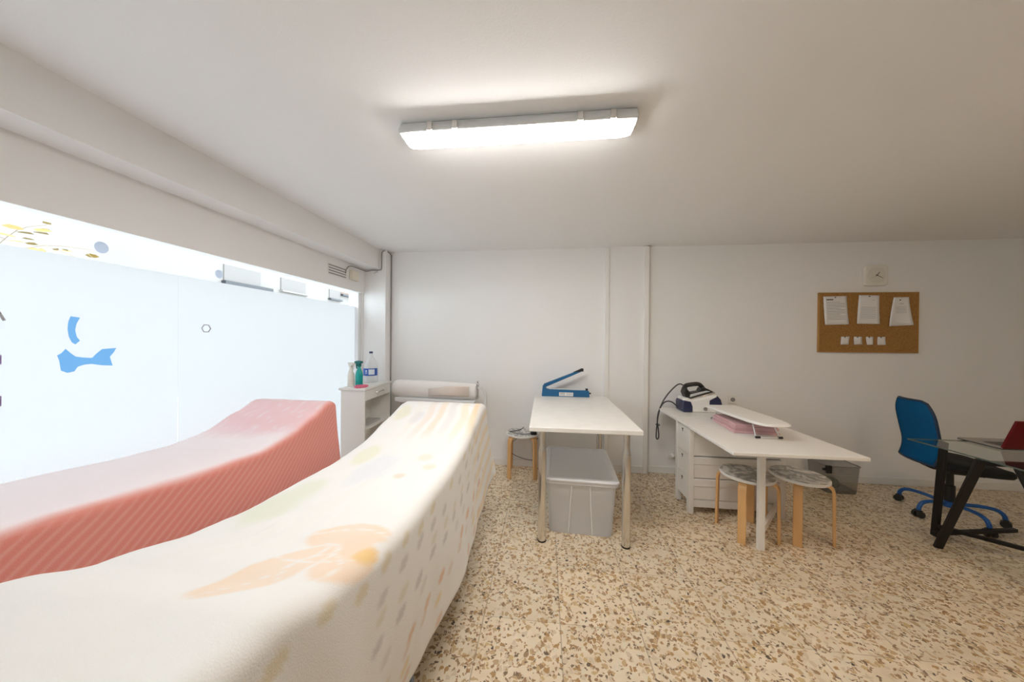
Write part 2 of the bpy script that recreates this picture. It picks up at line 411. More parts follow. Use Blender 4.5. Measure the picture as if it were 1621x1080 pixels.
def decal(pts, m, name='sticker'):
    bm = new()
    if m is DOT: bm.faces.new([bm.verts.new((-2.150, *p)) for p in pts])
    else: prism(bm, pts, 'x', -2.1505, -2.1485)
    return build(name, bm, m, w, flat=True)
k = 2.149/2.13
def S(y, z): return (y*k, 1.43+(z-1.43)*k)
d1 = decal([S(*p) for p in ((1.189, 1.518), (1.217, 1.514), (1.206, 1.485), (1.202, 1.455), (1.207, 1.425), (1.217, 1.408), (1.203, 1.391), (1.193, 1.400), (1.184, 1.425), (1.180, 1.46), (1.182, 1.492))], DECAL); d1['label'] = 'blue curved sticker'
d2 = decal([S(*p) for p in ((1.150, 1.343), (1.162, 1.352), (1.174, 1.371), (1.190, 1.350), (1.204, 1.335), (1.225, 1.330), (1.256, 1.326), (1.270, 1.345), (1.290, 1.367), (1.339, 1.371), (1.330, 1.350), (1.316, 1.328), (1.326, 1.284), (1.290, 1.288), (1.254, 1.298), (1.230, 1.296), (1.210, 1.288), (1.200, 1.268), (1.180, 1.263), (1.161, 1.275), (1.156, 1.320))], DECAL); d2['label'] = 'blue sticker with a notched tail'
for y, z, r in ((1.287, 1.857, 0.028), (1.832, 1.843, 0.028)):
    o = decal([S(y+r*math.cos(t*PI/10)*0.9, z+r*math.sin(t*PI/10)) for t in range(20)], DOT); o['label'] = 'pale round sticker'
bm = new(); tube(bm, [(-2.147, 1.753*k+0.026*math.cos(t*PI/3), 1.484+0.026*math.sin(t*PI/3)) for t in range(6)], 0.003, 6, True); o = build('sticker', bm, GREYV, w); o['label'] = 'thin grey ring sticker'
for z0, z1 in ((1.352, 1.315), (1.190, 1.150)):
    decal([S(0.95, z1), S(1.0085, z1), S(1.0085, z0), S(0.95, z0)], PURPLE, 'lettering')
bm = new(); tube(bm, [(-2.147, 0.97*k, 1.56), (-2.147, 1.0*k, 1.525), (-2.147, 1.014*k, 1.489)], 0.004, 6); build('lettering', bm, GREYV, w)

# outside: street, facade, tree
bm = new(); box(bm, -30, -2.36, -14, 34, -0.2, -0.05); struct('pavement', bm, PAVE, 'grey street outside the shop window', 'pavement')
bl = thing('building', 'pale building across the street seen above the frosted film', 'building', (-9, 5.9, -0.05))
bm = new(); box(bm, -4, 0, 0, 24, 0, 9); build('wall', bm, FACADE, bl)
def facwin(y0, y1, z0, z1, m, sill, sm=SILLD, ext=(0.05, 0.05)):
    y0 -= 5.9; y1 -= 5.9
    bm = new(); box(bm, -0.01, 0.03, y0, y1, z0+0.05, z1+0.05); f = build('window', bm, m, bl)
    if sill:
        bm = new(); box(bm, -0.02, 0.14, y0-ext[0], y1+ext[1], z0-sill+0.05, z0+0.05); build('sill', bm, sm, f)
facwin(7.85, 8.98, 3.02, 5.2, SHUT, 0.12, SILLD, (0.05, 0.35))
facwin(9.75, 10.85, 3.05, 5.2, SHUT, 0.05, FACADE)
facwin(12.15, 12.85, 3.10, 5.2, SHUT, 0.07, SILLD, (0.05, 0.0))
facwin(12.87, 14.1, 3.38, 5.2, SHUTP, 0.08, SILLD, (0.0, 0.0))
tr = thing('tree', 'thin yellow-leaved tree outside the top left of the window', 'tree', (-5.2, 2.3, -0.05))
bm = new(); tube(bm, smooth_path([(0, 0, 0), (0.03, 0.05, 1.2), (-0.04, 0.1, 2.3), (0.0, 0.1, 3.4)]), 0.06, 10); build('trunk', bm, BARK, tr)
bm = new(); lf = new()
for i in range(16):
    a = random.uniform(0, 2*PI); z0 = random.uniform(2.1, 3.2)
    r = random.uniform(0.4, 1.0); tip = Vector((r*math.cos(a), r*math.sin(a)*1.3+0.1, z0+random.uniform(-0.1, 0.35)))
    st = Vector((0, 0.1, z0)); mid = (st+tip)/2+Vector((0, 0, 0.08)); tube(bm, smooth_path([st, mid, tip], 3), 0.0035, 5)
    for j in range(10):
        p = st.lerp(tip, random.uniform(0.4, 1))+Vector((random.uniform(-.08, .08), random.uniform(-.1, .1), random.uniform(-.1, .05)))
        q = Matrix.Rotation(random.uniform(0, 6), 3, 'Z') @ Matrix.Rotation(random.uniform(-1, 1), 3, 'X'); s = random.uniform(0.03, 0.055)
        vs = [lf.verts.new(p+q @ Vector(c)*s) for c in ((-1, 0, 0), (-.3, .5, .1), (.6, .4, 0), (1.1, 0, -.1), (.6, -.4, 0), (-.3, -.5, .1))]; lf.faces.new(vs)
build('branch', bm, BARK, tr); build('foliage', lf, LEAFM, tr)

# ------------------------------------------------------------------ ceiling lights
def ceiling_light(x0, x1, y, m, label, power=None):
    L = x1-x0; c = (x0+x1)/2
    t = thing('ceiling_light', label, 'ceiling light', (c, y, ZC))
    bm = new(); prism(bm, [(-0.040, 0), (0.040, 0), (0.0655, -0.045), (0.0655, -0.0595), (-0.0655, -0.0595), (-0.0655, -0.045)], 'x', -L/2, L/2); build('housing', bm, PALEMET, t, 0.006)
    bm = new()
    prof = [(-0.060, -0.056), (0.060, -0.056), (0.058, -0.062), (0.048, -0.073), (-0.048, -0.073), (-0.058, -0.062)]
    h = L/2-0.014
    rings = []
    for x, s in ((-h, 0.72), (-h+0.012, 0.9), (-h+0.05, 1), (h-0.05, 1), (h-0.012, 0.9), (h, 0.72)):
        rings.append([bm.verts.new((x, p[0]*s, -0.056+(p[1]+0.056)*(s if s < 1 else 1))) for p in prof])
    for A_, B_ in zip(rings, rings[1:]):
        for i in range(6): bm.faces.new((A_[i], B_[i], B_[(i+1) % 6], A_[(i+1) % 6]))
    bm.faces.new(rings[0]); bm.faces.new(rings[-1][::-1]); bmesh.ops.recalc_face_normals(bm, faces=bm.faces[:])
    build('diffuser', bm, m, t, angle=20)
    for x in (-0.36*L, -0.25*L, 0.27*L, 0.40*L):
        bm = new(); box(bm, x-0.012, x+0.012, -0.072, -0.046, -0.060, -0.022); build('clip', bm, STEEL, t, 0.003)
    bm = new(); tube(bm, [(-h+0.045, -0.005, -0.022), (-h-0.005, -0.01, -0.022)], 0.012, 10); build('cable_gland', bm, CABLE, t)
    return t
ceiling_light(-0.69, 0.395, 1.455, LENS, 'long white lit tube light on the ceiling')
ceiling_light(1.9, 2.85, 0.86, ADDED_LENS, 'unseen warm tube light added above and right of the view to brighten that side')  # out of view, added to warm and brighten the right-hand side

# ------------------------------------------------------------------ beds and blankets
def interp(tab, t):
    if t <= tab[0][0]: return tab[0][1]
    for (a, va), (b, vb) in zip(tab, tab[1:]):
        if t <= b:
            u = (t-a)/(b-a); u = u*u*(3-2*u)*0.5+u*0.5; return va+(vb-va)*u
    return tab[-1][1]

def bed(label, cx, hw, y0, y1, tab, loc_leg):
    t = thing('massage_bed', label, 'treatment bed', (cx, (y0+y1)/2, 0)); my = (y0+y1)/2
    bm = new(); n = 30; rows = []
    for i in range(n+1):
        y = y0+0.03+(y1-y0-0.06)*i/n; z = interp(tab, y)-0.012
        rows.append([bm.verts.new(p) for p in ((-hw+0.025, y-my, z-0.09), (-hw+0.012, y-my, z-0.03), (-hw+0.03, y-my, z-0.004), (0, y-my, z), (hw-0.03, y-my, z-0.004), (hw-0.012, y-my, z-0.03), (hw-0.025, y-my, z-0.09))])
    for a, b in zip(rows, rows[1:]):
        for j in range(7): bm.faces.new((a[j], b[j], b[(j+1) % 7], a[(j+1) % 7]))
    bm.faces.new(rows[0]); bm.faces.new(rows[-1][::-1]); bmesh.ops.recalc_face_normals(bm, faces=bm.faces[:])
    build('mattress', bm, PADCOV, t)
    zf = 0.62
    bm = new()
    for s in (-1, 1): box(bm, s*(hw-0.09)-0.015, s*(hw-0.09)+0.015, y0+0.1-my, y1-0.1-my, zf, zf+0.04)
    for y in (y0+0.2, y1-0.2, my): box(bm, -hw+0.09, hw-0.09, y-my-0.015, y-my+0.015, zf, zf+0.04)
    for y in (y0+0.35, my, y1-0.35): box(bm, -0.2, 0.2, y-my-0.02, y-my+0.02, zf+0.04, interp(tab, y)-0.1)
    build('bed_frame', bm, BLUSTEEL, t, 0.004)
    for s in (-1, 1):
        for y in loc_leg:
            bm = new(); x = s*(hw-0.055); tube(bm, smooth_path([(s*(hw-0.09), y-my, zf+0.02), (x, y-my+0.004, 0.35), (x+s*0.005, y-my+0.02, 0.012)]), 0.012, 10)
            lathe(bm, [(0.017, 0), (0.017, 0.02), (0.012, 0.03)], (x+s*0.005, y-my+0.02, 0), 12); build('leg', bm, BLUSTEEL, t)
    return t

def blanket(name, label, cx, hw, y0, y1, tab, hang, colf, m, ripple=0.012, flare=(0.05, 0.05), endk=0.4, seed=0.0, step=0.0115, wr=0.004, left_max=None, creases=()):
    r = 0.035                      # rounding of the top edges
    S0, T0 = hw+hang, 0
    ns = int(2*S0/step); nt_ = int((y1-y0+2*hang)/step)
    bm = new(); cl = bm.loops.layers.color.new('pattern') if False else None
    grid = []; cols = []; uvs = []
    for j in range(nt_+1):
        t = y0-hang+(y1-y0+2*hang)*j/nt_
        row = []
        for i in range(ns+1):
            s = -S0+2*S0*i/ns
            ds = max(0.0, abs(s)-hw); dt = max(0.0, y0-t, t-y1); sg = 1 if s > 0 else -1; tg = 1 if t > y1 else -1
            yy = min(max(t, y0), y1); top = interp(tab, yy)
            d = max(ds, dt); mn = min(ds, dt)
            # rounded shoulder
            def sh(q):
                if q <= 0: return 0, 0
                L = r*PI/2
                if q < L: a = q/r; return r*math.sin(a)-0, r*(1-math.cos(a))
                return r, r+(q-L)
            hs, vs = sh(ds); ht, vt = sh(dt)
            drop = max(vs, vt)
            x = (max(-hw, min(hw, s)))+sg*(hs-r*0.9 if ds > 0 else 0) if ds > 0 else s
            if ds == 0: x = s*(hw-r*0.9)/hw
            else: x = sg*(hw-r*0.9+hs)
            y = yy
            if dt > 0: y = yy+tg*ht
            fl = flare[1] if sg > 0 else flare[0]
            if sg > 0: fl *= -1.6+2.6*sst(0.7, 1.6, t)
            if ds > 0: x += sg*(fl*min(1, ds/0.6)*ds/0.6+endk*mn*0.5)
            if dt > 0: y += tg*(0.05*dt/0.6+endk*mn*0.55)
            z = top-drop
            # folds
            fx = 0.0
            if ds > 0.03:
                a = min(1, (ds-0.03)/0.35)*ripple*(1+1.6*(1-sst(0.35, 0.9, t)))
                q = noise.noise(Vector((t*3.2+seed, s*0.6, seed)))+0.5*noise.noise(Vector((t*8.5+seed, s*1.2, 3+seed)))
                x += sg*a*(q+0.25)
            if dt > 0.03:
                a = min(1, (dt-0.03)/0.35)*ripple
                y += tg*a*(noise.noise(Vector((s*4.5+seed, t*0.6, seed+9)))+0.2)
            if d < 0.06:
                z += wr*(noise.noise(Vector((s*3+t*2.5+seed, t*1.3-s*2, seed)))+0.6*noise.noise(Vector((s*11+seed, t*4, seed+2))))
                z += wr*0.5*noise.noise(Vector((s*18+seed, t*20, seed+5)))
                for (sa, ta, sb, tb, hh) in creases:
                    L2 = (sb-sa)**2+(tb-ta)**2; q = ((s-sa)*(sb-sa)+(t-ta)*(tb-ta))/L2; qc = min(1, max(0, q)); dd = math.hypot(s-sa-(sb-sa)*qc+0.02*math.sin(t*7), t-ta-(tb-ta)*qc); z += hh*math.exp(-(dd/0.018)**2)*math.sin(PI*min(1, max(0, q)))**0.7
                if abs(ds-0.0) < 0.06 and d > 0: z += wr*0.8*noise.noise(Vector((t*9, seed, 1)))
            X = cx+x
            if left_max is not None: X = max(X, left_max)
            row.append(bm.verts.new((X, y, z))); cols.append(colf(s, t, ds, dt)); uvs.append((max(ds, 0), t))
        grid.append(row)
    for j in range(nt_):
        for i in range(ns):
            bm.faces.new((grid[j][i], grid[j][i+1], grid[j+1][i+1], grid[j+1][i]))
    me_o = build(name, bm, m, None, angle=180)
    me = me_o.data
    at = me.color_attributes.new('pattern', 'FLOAT_COLOR', 'POINT')
    flat = []
    for c in cols: flat += [c[0], c[1], c[2], 1.0]
    at.data.foreach_set('color', flat)
    ua = me.attributes.new('cloth', 'FLOAT_VECTOR', 'POINT'); ua.data.foreach_set('vector', [q for a, b in uvs for q in (a, b, 0.0)])
    sd = me_o.modifiers.new('thickness', 'SOLIDIFY'); sd.thickness = 0.007; sd.offset = 1.0
    tag(me_o, label, 'blanket')
    return me_o

def lerp3(a, b, f): return tuple(x+(y-x)*f for x, y in zip(a, b))
def hsh(i, j, k=0):
    x = math.sin(i*127.1+j*311.7+k*74.7)*43758.5453; return x-math.floor(x)
def sst(a, b, x):
    t = min(1, max(0, (x-a)/(b-a))); return t*t*(3-2*t)

CREAM = (0.80, 0.79, 0.765)
DASH = [(0.74, 0.46, 0.27), (0.78, 0.60, 0.26), (0.50, 0.47, 0.47), (0.60, 0.57, 0.44), (0.74, 0.50, 0.30)]
def cream_col(s, t, ds, dt):
    c = CREAM
    n1 = noise.noise(Vector((s*5, t*3.5, 1.0))); n2 = noise.noise(Vector((s*9, t*7, 5.0)))
    c = lerp3(c, (0.80, 0.80, 0.78), 0.5*sst(0.0, 0.5, n1))
    if ds <= 0.02 and dt <= 0.02:
        # pale green and lilac patches on the top
        for (a, b, r1, r2, col, am) in ((-0.22, 1.05, 0.10, 0.20, (0.70, 0.73, 0.58), 0.7), (-0.20, 1.55, 0.07, 0.13, (0.74, 0.73, 0.52), 0.6), (-0.05, 1.4, 0.1, 0.2, (0.70, 0.72, 0.77), 0.6),
                                 (-0.25, 2.05, 0.06, 0.12, (0.74, 0.70, 0.50), 0.6), (-0.1, 2.0, 0.05, 0.1, (0.68, 0.66, 0.72), 0.6), (0.16, 1.55, 0.05, 0.05, (0.86, 0.66, 0.52), 0.6), (0.22, 1.45, 0.04, 0.04, (0.88, 0.66, 0.5), 0.6), (0.12, 1.33, 0.03, 0.03, (0.86, 0.56, 0.42), 0.6)):
            q = ((s-a)/r1)**2+((t-b)/r2)**2+0.5*n2
            c = lerp3(c, col, am*(1-sst(0.3, 1.2, q)))
        # striped head end
        if t > 1.7:
            f = sst(1.7, 2.0, t+0.15*n1)*sst(-0.22, 0.05, s)
            ph = (s+0.02*n1+0.02*math.sin(t*9))*11.0; kx = math.floor(ph); u = ph-kx
            col = [(0.80, 0.60, 0.42), (0.68, 0.66, 0.64), (0.80, 0.67, 0.45), (0.78, 0.60, 0.48)][int(kx) % 4]
            c = lerp3(c, col, 0.5*f*sst(0.12, 0.3, u)*(1-sst(0.7, 0.88, u)))
    # big peach flower near the foot end
    def el(a, b, r1, r2, rot):
        x, y = s-a, t-b; cr, sr = math.cos(rot), math.sin(rot)
        return math.hypot((x*cr+y*sr)/r1, (-x*sr+y*cr)/r2)
    e1, e2, e3 = el(0.15, 0.655, 0.075, 0.165, -0.25), el(0.20, 0.865, 0.130, 0.080, 0.2), el(0.285, 0.73, 0.07, 0.11, 0.1)
    f = max(1-sst(0.9, 1.03, e+0.05*n2) for e in (e1, e2, e3))
    if f > 0:
        core = el(0.235, 0.675, 0.062, 0.080, 0.3)
        line = max(1-sst(0.0, 0.10, abs(core-1)), 1-sst(0.0, 0.07, abs(e1-1)) if e2 < 1 or e3 < 1 else 0, 1-sst(0.0, 0.07, abs(el(0.2, 0.80, 0.16, 0.10, 0.2)-1))*1.0, 1-sst(0.0, 0.06, abs(el(0.11, 0.62, 0.05, 0.20, -0.3)-1)))
        c = lerp3(c, (0.82, 0.585, 0.38), f*(0.68-0.6*line)*(0.9+0.2*n2))
    q = ((s-0.312)/0.030)**2+((t-0.775)/0.045)**2
    c = lerp3(c, (0.80, 0.53, 0.20), 0.85*(1-sst(0.3, 1.4, q)))
    # rows of slanting dashes down the hanging sides
    if abs(s) > 0.30 and t < 2.1:
        a = abs(s)
        for r_, (sc_, col, am) in enumerate(((0.375, (0.66, 0.55, 0.30), 0.55), (0.44, (0.50, 0.47, 0.45), 0.55), (0.51, (0.62, 0.58, 0.40), 0.45), (0.565, (0.48, 0.45, 0.45), 0.6), (0.63, (0.56, 0.52, 0.48), 0.4), (0.70, (0.70, 0.42, 0.24), 0.75), (0.75, (0.68, 0.52, 0.42), 0.5), (0.80, (0.74, 0.56, 0.24), 0.6), (0.86, (0.70, 0.44, 0.28), 0.6))):
            pr_ = 0.120+0.02*hsh(r_, 2); u = t/pr_+hsh(r_, 5); iu = math.floor(u); fu = u-iu-0.5
            if hsh(iu, r_, 4) < 0.38: continue
            v = (a-sc_+0.25*fu*pr_+0.03*(hsh(iu, r_, 8)-0.5))/0.021
            e = (fu/0.27)**2+v*v+0.3*n2
            c = lerp3(c, col, am*(1-sst(0.35, 1.15, e)))
    if t > 1.75 and s > 0.28:
        ph = (s+0.1*t)*9; u = ph-math.floor(ph); c = lerp3(c, (0.80, 0.60, 0.30), 0.55*sst(0.25, 0.5, u)*(1-sst(0.65, 0.9, u))*sst(1.75, 2.0, t))
    return c

CORAL = (0.80, 0.295, 0.235); PINKLIT = (0.965, 0.875, 0.90)  # paler top colour has the strong daylight on it painted in; sides are coral
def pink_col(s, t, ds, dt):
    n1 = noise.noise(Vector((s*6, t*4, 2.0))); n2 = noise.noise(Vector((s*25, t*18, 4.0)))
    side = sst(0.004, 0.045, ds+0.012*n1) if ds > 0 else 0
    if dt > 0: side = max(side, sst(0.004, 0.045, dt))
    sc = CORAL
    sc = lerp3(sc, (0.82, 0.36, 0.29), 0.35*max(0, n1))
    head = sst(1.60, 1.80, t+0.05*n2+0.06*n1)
    tc = lerp3(PINKLIT, (0.92, 0.60, 0.62), head*0.9)
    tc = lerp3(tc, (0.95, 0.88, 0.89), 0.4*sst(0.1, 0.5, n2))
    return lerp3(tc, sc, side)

CT = [(0.20, 0.99), (0.47, 0.955), (0.62, 0.895), (0.82, 0.84), (1.0, 0.818), (1.45, 0.806), (1.7, 0.825), (2.0, 0.895), (2.2, 0.945), (2.3, 0.95)]
PT = [(0.15, 0.95), (0.45, 0.915), (0.73, 0.882), (1.0, 0.855), (1.35, 0.828), (1.5, 0.822), (1.7, 0.848), (1.9, 0.925), (2.02, 0.978), (2.1, 0.98)]
FLEECE = attrmat('cream fleece', 0.92, 0.25, 0.16, 300)
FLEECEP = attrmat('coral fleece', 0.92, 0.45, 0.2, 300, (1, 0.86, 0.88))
def ribs(m):
    nt = m.node_tree; N = nt.nodes.new; L = nt.links.new; b = nt.nodes['Principled BSDF']
    pat = [n for n in nt.nodes if n.type == 'ATTRIBUTE'][0]
    a = N('ShaderNodeAttribute'); a.attribute_name = 'cloth'; sp = N('ShaderNodeSeparateXYZ'); L(a.outputs['Vector'], sp.inputs[0])
    nz = N('ShaderNodeTexNoise'); nz.inputs['Scale'].default_value = 7; L(a.outputs['Vector'], nz.inputs['Vector'])
    def M_(op, x, y):
        q = N('ShaderNodeMath'); q.operation = op
        for i, w_ in enumerate((x, y)):
            if isinstance(w_, (int, float)): q.inputs[i].default_value = w_
            else: L(w_, q.inputs[i])
        return q.outputs[0]
    ph = M_('ADD', M_('MULTIPLY', sp.outputs[1], 24.0), M_('MULTIPLY', sp.outputs[0], 25.0))
    ph = M_('ADD', ph, M_('MULTIPLY', nz.outputs['Fac'], 0.35))
    w_ = M_('POWER', M_('ADD', M_('MULTIPLY', M_('SINE', M_('MULTIPLY', ph, 2*PI), 0), 0.5), 0.5), 2.5)
    mr = N('ShaderNodeMapRange'); mr.inputs['From Min'].default_value = 0.02; mr.inputs['From Max'].default_value = 0.07; L(sp.outputs[0], mr.inputs['Value'])
    f = M_('MULTIPLY', M_('MULTIPLY', w_, mr.outputs[0]), 0.55)
    mx = N('ShaderNodeMix'); mx.data_type = 'RGBA'; L(f, mx.inputs['Factor']); L(pat.outputs['Color'], mx.inputs['A']); mx.inputs['B'].default_value = (0.86, 0.47, 0.41, 1)
    L(mx.outputs['Result'], b.inputs['Base Color'])
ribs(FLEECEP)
bed('treatment bed on slim metal legs under the cream patterned blanket', -0.75, 0.29, 0.25, 2.24, CT, (1.15, 1.95))
blanket('fleece_blanket', 'cream fleece blanket with pastel flowers draped over the nearer bed', -0.75, 0.30, 0.24, 2.26, CT, 0.60, cream_col, FLEECE, 0.016, (0.05, 0.035), 0.14, 1.3, creases=((-0.15, 0.55, -0.02, 1.2, 0.008), (-0.05, 0.6, 0.02, 1.35, 0.006), (-0.24, 0.6, -0.1, 1.0, 0.006), (0.0, 1.1, 0.03, 1.9, 0.005), (0.08, 0.75, 0.06, 1.1, 0.006)))
bed('treatment bed beside the window under the coral pink blanket', -1.79, 0.275, 0.2, 2.02, PT, (0.75, 1.6))
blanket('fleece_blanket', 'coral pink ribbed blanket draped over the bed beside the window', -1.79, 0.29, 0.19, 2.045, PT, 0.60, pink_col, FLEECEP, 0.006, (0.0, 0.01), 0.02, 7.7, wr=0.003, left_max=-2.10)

# ------------------------------------------------------------------ roller press at the back wall
t = thing('roller_stand', 'white fleece roller on a pale metal stand against the back wall', 'roller stand', (-1.17, 3.27, 0.015))
bm = new(); n = 28; rings = []
def ell(i, k=1.0): a = 2*PI*i/n; return (0.075*math.cos(a)*k, 0.096*math.sin(a)*k)
for x, k in ((-0.475, 0.45), (-0.47, 0.72), (-0.45, 0.90), (-0.40, 0.99), (-0.2, 1.0), (0.1, 0.97), (0.3, 0.93), (0.41, 0.88), (0.445, 0.83), (0.455, 0.6)):
    rings.append([bm.verts.new((x, ell(i, k)[0], 0.872+ell(i, k)[1]-0.055*(x+0.475)/0.93*0.3)) for i in range(n)])
for a, b in zip(rings, rings[1:]):
    for i in range(n): bm.faces.new((a[i], b[i], b[(i+1) % n], a[(i+1) % n]))
bm.faces.new(rings[0]); bm.faces.new(rings[-1][::-1]); bmesh.ops.recalc_face_normals(bm, faces=bm.faces[:])
roll = build('roller', bm, ROLLF, t)
bm = new(); rings = []
for x in (-0.06, 0.16, 0.38):
    rings.append([bm.verts.new((x, -0.0765*0.965*math.cos(a), 0.870+0.098*0.965*math.sin(a)-0.018)) for a in [(-0.45+1.15*i/8) for i in range(9)]])
for a, b in zip(rings, rings[1:]):
    for i in range(8): bm.faces.new((a[i], a[i+1], b[i+1], b[i]))
pt = build('worn_patch', bm, ROLLP, roll); pt.modifiers.new('thickness', 'SOLIDIFY').thickness = 0.003
bm = new(); prism(bm, [(-0.43, 0.785), (0.45, 0.765), (0.44, 0.735), (0.36, 0.712), (-0.35, 0.728), (-0.43, 0.745)], 'y', -0.09, 0.02); build('tray', bm, PALEMET, t, 0.008)
bm = new(); box(bm, -0.40, 0.42, -0.01, 0.02, 0.60, 0.725); build('back_panel', bm, GREYPAN, t, 0.004)
bm = new(); box(bm, -0.08, 0.09, -0.035, -0.01, 0.56, 0.722); build('control_box', bm, PALEMET, t, 0.004)
bm = new(); tube(bm, smooth_path([(0.38, -0.05, 0.735), (0.455, -0.05, 0.725), (0.462, -0.05, 0.70), (0.44, -0.05, 0.675), (0.38, -0.05, 0.668)]), 0.006, 8); build('rail', bm, STEEL, t)
bm = new(); box(bm, 0.448, 0.478, -0.045, -0.015, 0.79, 0.925); lathe(bm, [(0.017, 0.925), (0.017, 0.945), (0.010, 0.95), (0.013, 0.965), (0.008, 0.975)], (0.463, -0.03, 0), 12); cl = build('clamp', bm, CHROME, t, 0.004)
bm = new(); tube(bm, [(0.463, -0.055, 0.80), (0.463, 0.0, 0.80)], 0.018, 12); build('clamp_knob', bm, CHROME, cl)
bm = new(); sweep(bm, smooth_path([(0.47, -0.03, 0.90), (0.515, -0.03, 0.895), (0.545, -0.03, 0.84), (0.552, -0.03, 0.74), (0.545, -0.03, 0.63)]), [(-0.02, -0.012), (0.02, -0.012), (0.02, 0.012), (-0.02, 0.012)]); build('lever', bm, PALEMET, t, 0.005)
for s in (-1, 1):
    bm = new(); box(bm, s*0.36-0.02, s*0.36+0.02, -0.02, 0.02, 0.025, 0.73); box(bm, s*0.36-0.02, s*0.36+0.02, -0.2, 0.17, -0.015, 0.025); build('leg', bm, PALEMET, t, 0.004)

# ------------------------------------------------------------------ shelf unit and cleaning things
t = thing('shelf_unit', 'small white open shelf unit in the corner by the window', 'shelf unit', (-1.945, 2.80, 0), math.radians(3))
Wd, Dp, Ht = 0.235, 0.56, 0.95
bm = new(); box(bm, -0.015, Wd+0.01, -0.012, Dp, Ht-0.022, Ht); build('top', bm, WHITE, t, 0.002)
for y in (0, Dp-0.02):
    bm = new(); box(bm, 0, Wd, y, y+0.018, 0, Ht-0.022); build('side_panel', bm, WHITE, t, 0.0015)
bm = new(); box(bm, 0, 0.012, 0.018, Dp-0.02, 0.02, Ht-0.022); build('back_panel', bm, WHITE, t)
for z in (0.04, 0.53):
    bm = new(); box(bm, 0.012, Wd-0.01, 0.018, Dp-0.02, z, z+0.018); build('shelf', bm, WHITE, t)
bm = new(); box(bm, 0.03, Wd, 0.022, Dp-0.024, Ht-0.125, Ht-0.026); dr = build('drawer', bm, WHITE, t, 0.002)
bm = new(); tube(bm, smooth_path([(Wd, 0.20, Ht-0.07), (Wd+0.025, 0.215, Ht-0.07), (Wd+0.027, 0.28, Ht-0.068), (Wd+0.025, 0.345, Ht-0.07), (Wd, 0.36, Ht-0.07)]), 0.006, 8); build('handle', bm, STEEL, dr)
bm = new(); box(bm, 0.05, 0.19, 0.15, 0.42, 0.548, 0.566); tag(build('towel', bm, mat('grey towel', (0.50, 0.49, 0.46), 0.95, bump=0.4), None, 0.006, loc=(-1.945, 2.80, 0), rotz=math.radians(3)), 'folded grey towel lying on the shelf of the corner unit', 'towel')

def spray(name, label, x, y, rot, mb, mh, sc=1.0, label_m=None):
    z = 0.95
    t = thing(name, label, 'spray bottle', (x, y, z), rot)
    bm = new(); prof = [(0.030, 0), (0.033, 0.006), (0.033, 0.085), (0.030, 0.11), (0.020, 0.135), (0.013, 0.155), (0.013, 0.165)]
    n = 20; rings = []
    for r, h in prof: rings.append([bm.verts.new((r*1.05*math.cos(2*PI*i/n)*sc, r*0.8*math.sin(2*PI*i/n)*sc, h*sc)) for i in range(n)])
    for a, b in zip(rings, rings[1:]):
        for i in range(n): bm.faces.new((a[i], a[(i+1) % n], b[(i+1) % n], b[i]))
    bm.faces.new(rings[0][::-1]); bm.faces.new(rings[-1]); build('bottle', bm, mb, t)
    bm = new(); prism(bm, [(p[0]*sc, p[1]*sc) for p in ((-0.014, 0.163), (0.014, 0.163), (0.014, 0.182), (0.046, 0.192), (0.046, 0.205), (0.012, 0.213), (-0.030, 0.210), (-0.034, 0.196), (-0.014, 0.186))], 'y', -0.012*sc, 0.012*sc); build('spray_head', bm, mh, t, 0.003)
    bm = new(); sweep(bm, smooth_path([(0.030*sc, 0, 0.190*sc), (0.036*sc, 0, 0.170*sc), (0.028*sc, 0, 0.145*sc)]), [(-0.005, -0.003), (0.005, -0.003), (0.005, 0.003), (-0.005, 0.003)]); build('trigger', bm, mh, t)
    if label_m:
        bm = new(); rr = []
        for h in (0.03, 0.085): rr.append([bm.verts.new((0.0355*math.cos(a)*sc, 0.0275*math.sin(a)*sc, h*sc)) for a in [PI+0.3+1.6*i/8 for i in range(9)]])
        for i in range(8): bm.faces.new((rr[0][i], rr[0][i+1], rr[1][i+1], rr[1][i]))
        build('paper_label', bm, label_m, t)
    return t
spray('spray_bottle', 'teal spray bottle on the white shelf unit', -1.845, 2.935, PI-0.35, TEAL, TEALD, 1.2, LABELW)
spray('spray_bottle', 'cream spray bottle left of the teal one on the shelf unit', -1.925, 2.925, -0.4, CREAMP, CREAMP, 1.12)
t = thing('jug', 'large milky bottle with blue label and dark cap behind the teal spray', 'bottle', (-1.90, 3.24, 0.95))
bm = new(); lathe(bm, [(0.070, 0), (0.076, 0.01), (0.076, 0.175), (0.064, 0.215), (0.036, 0.26), (0.018, 0.290), (0.016, 0.315)]); build('bottle', bm, BOTTLE, t)
bm = new(); lathe(bm, [(0.019, 0.315), (0.019, 0.333), (0.016, 0.336)]); build('cap', bm, mat('navy cap', (0.03, 0.03, 0.10), 0.4), t)
def band(rad, z0, z1, a0, a1, m, name, par, n=16):
    bm = new(); rr = []
    for h in (z0, z1): rr.append([bm.verts.new((rad*math.cos(a0+(a1-a0)*i/n), rad*math.sin(a0+(a1-a0)*i/n), h)) for i in range(n+1)])
    for i in range(n): bm.faces.new((rr[0][i], rr[0][i+1], rr[1][i+1], rr[1][i]))
    return build(name, bm, m, par)
lb = band(0.0772, 0.075, 0.155, -2.9, -0.05, LABELB, 'wrap_label', t)
band(0.0777, 0.088, 0.145, -1.35, -0.55, LABELW, 'label_print', lb)
band(0.0777, 0.095, 0.135, -1.62, -1.55, LABELW, 'label_print', lb, 3); band(0.0777, 0.095, 0.135, -1.82, -1.75, LABELW, 'label_print', lb, 3); band(0.0777, 0.125, 0.135, -1.76, -1.61, LABELW, 'label_print', lb, 4)
bm = new(); n = 26; rings = []
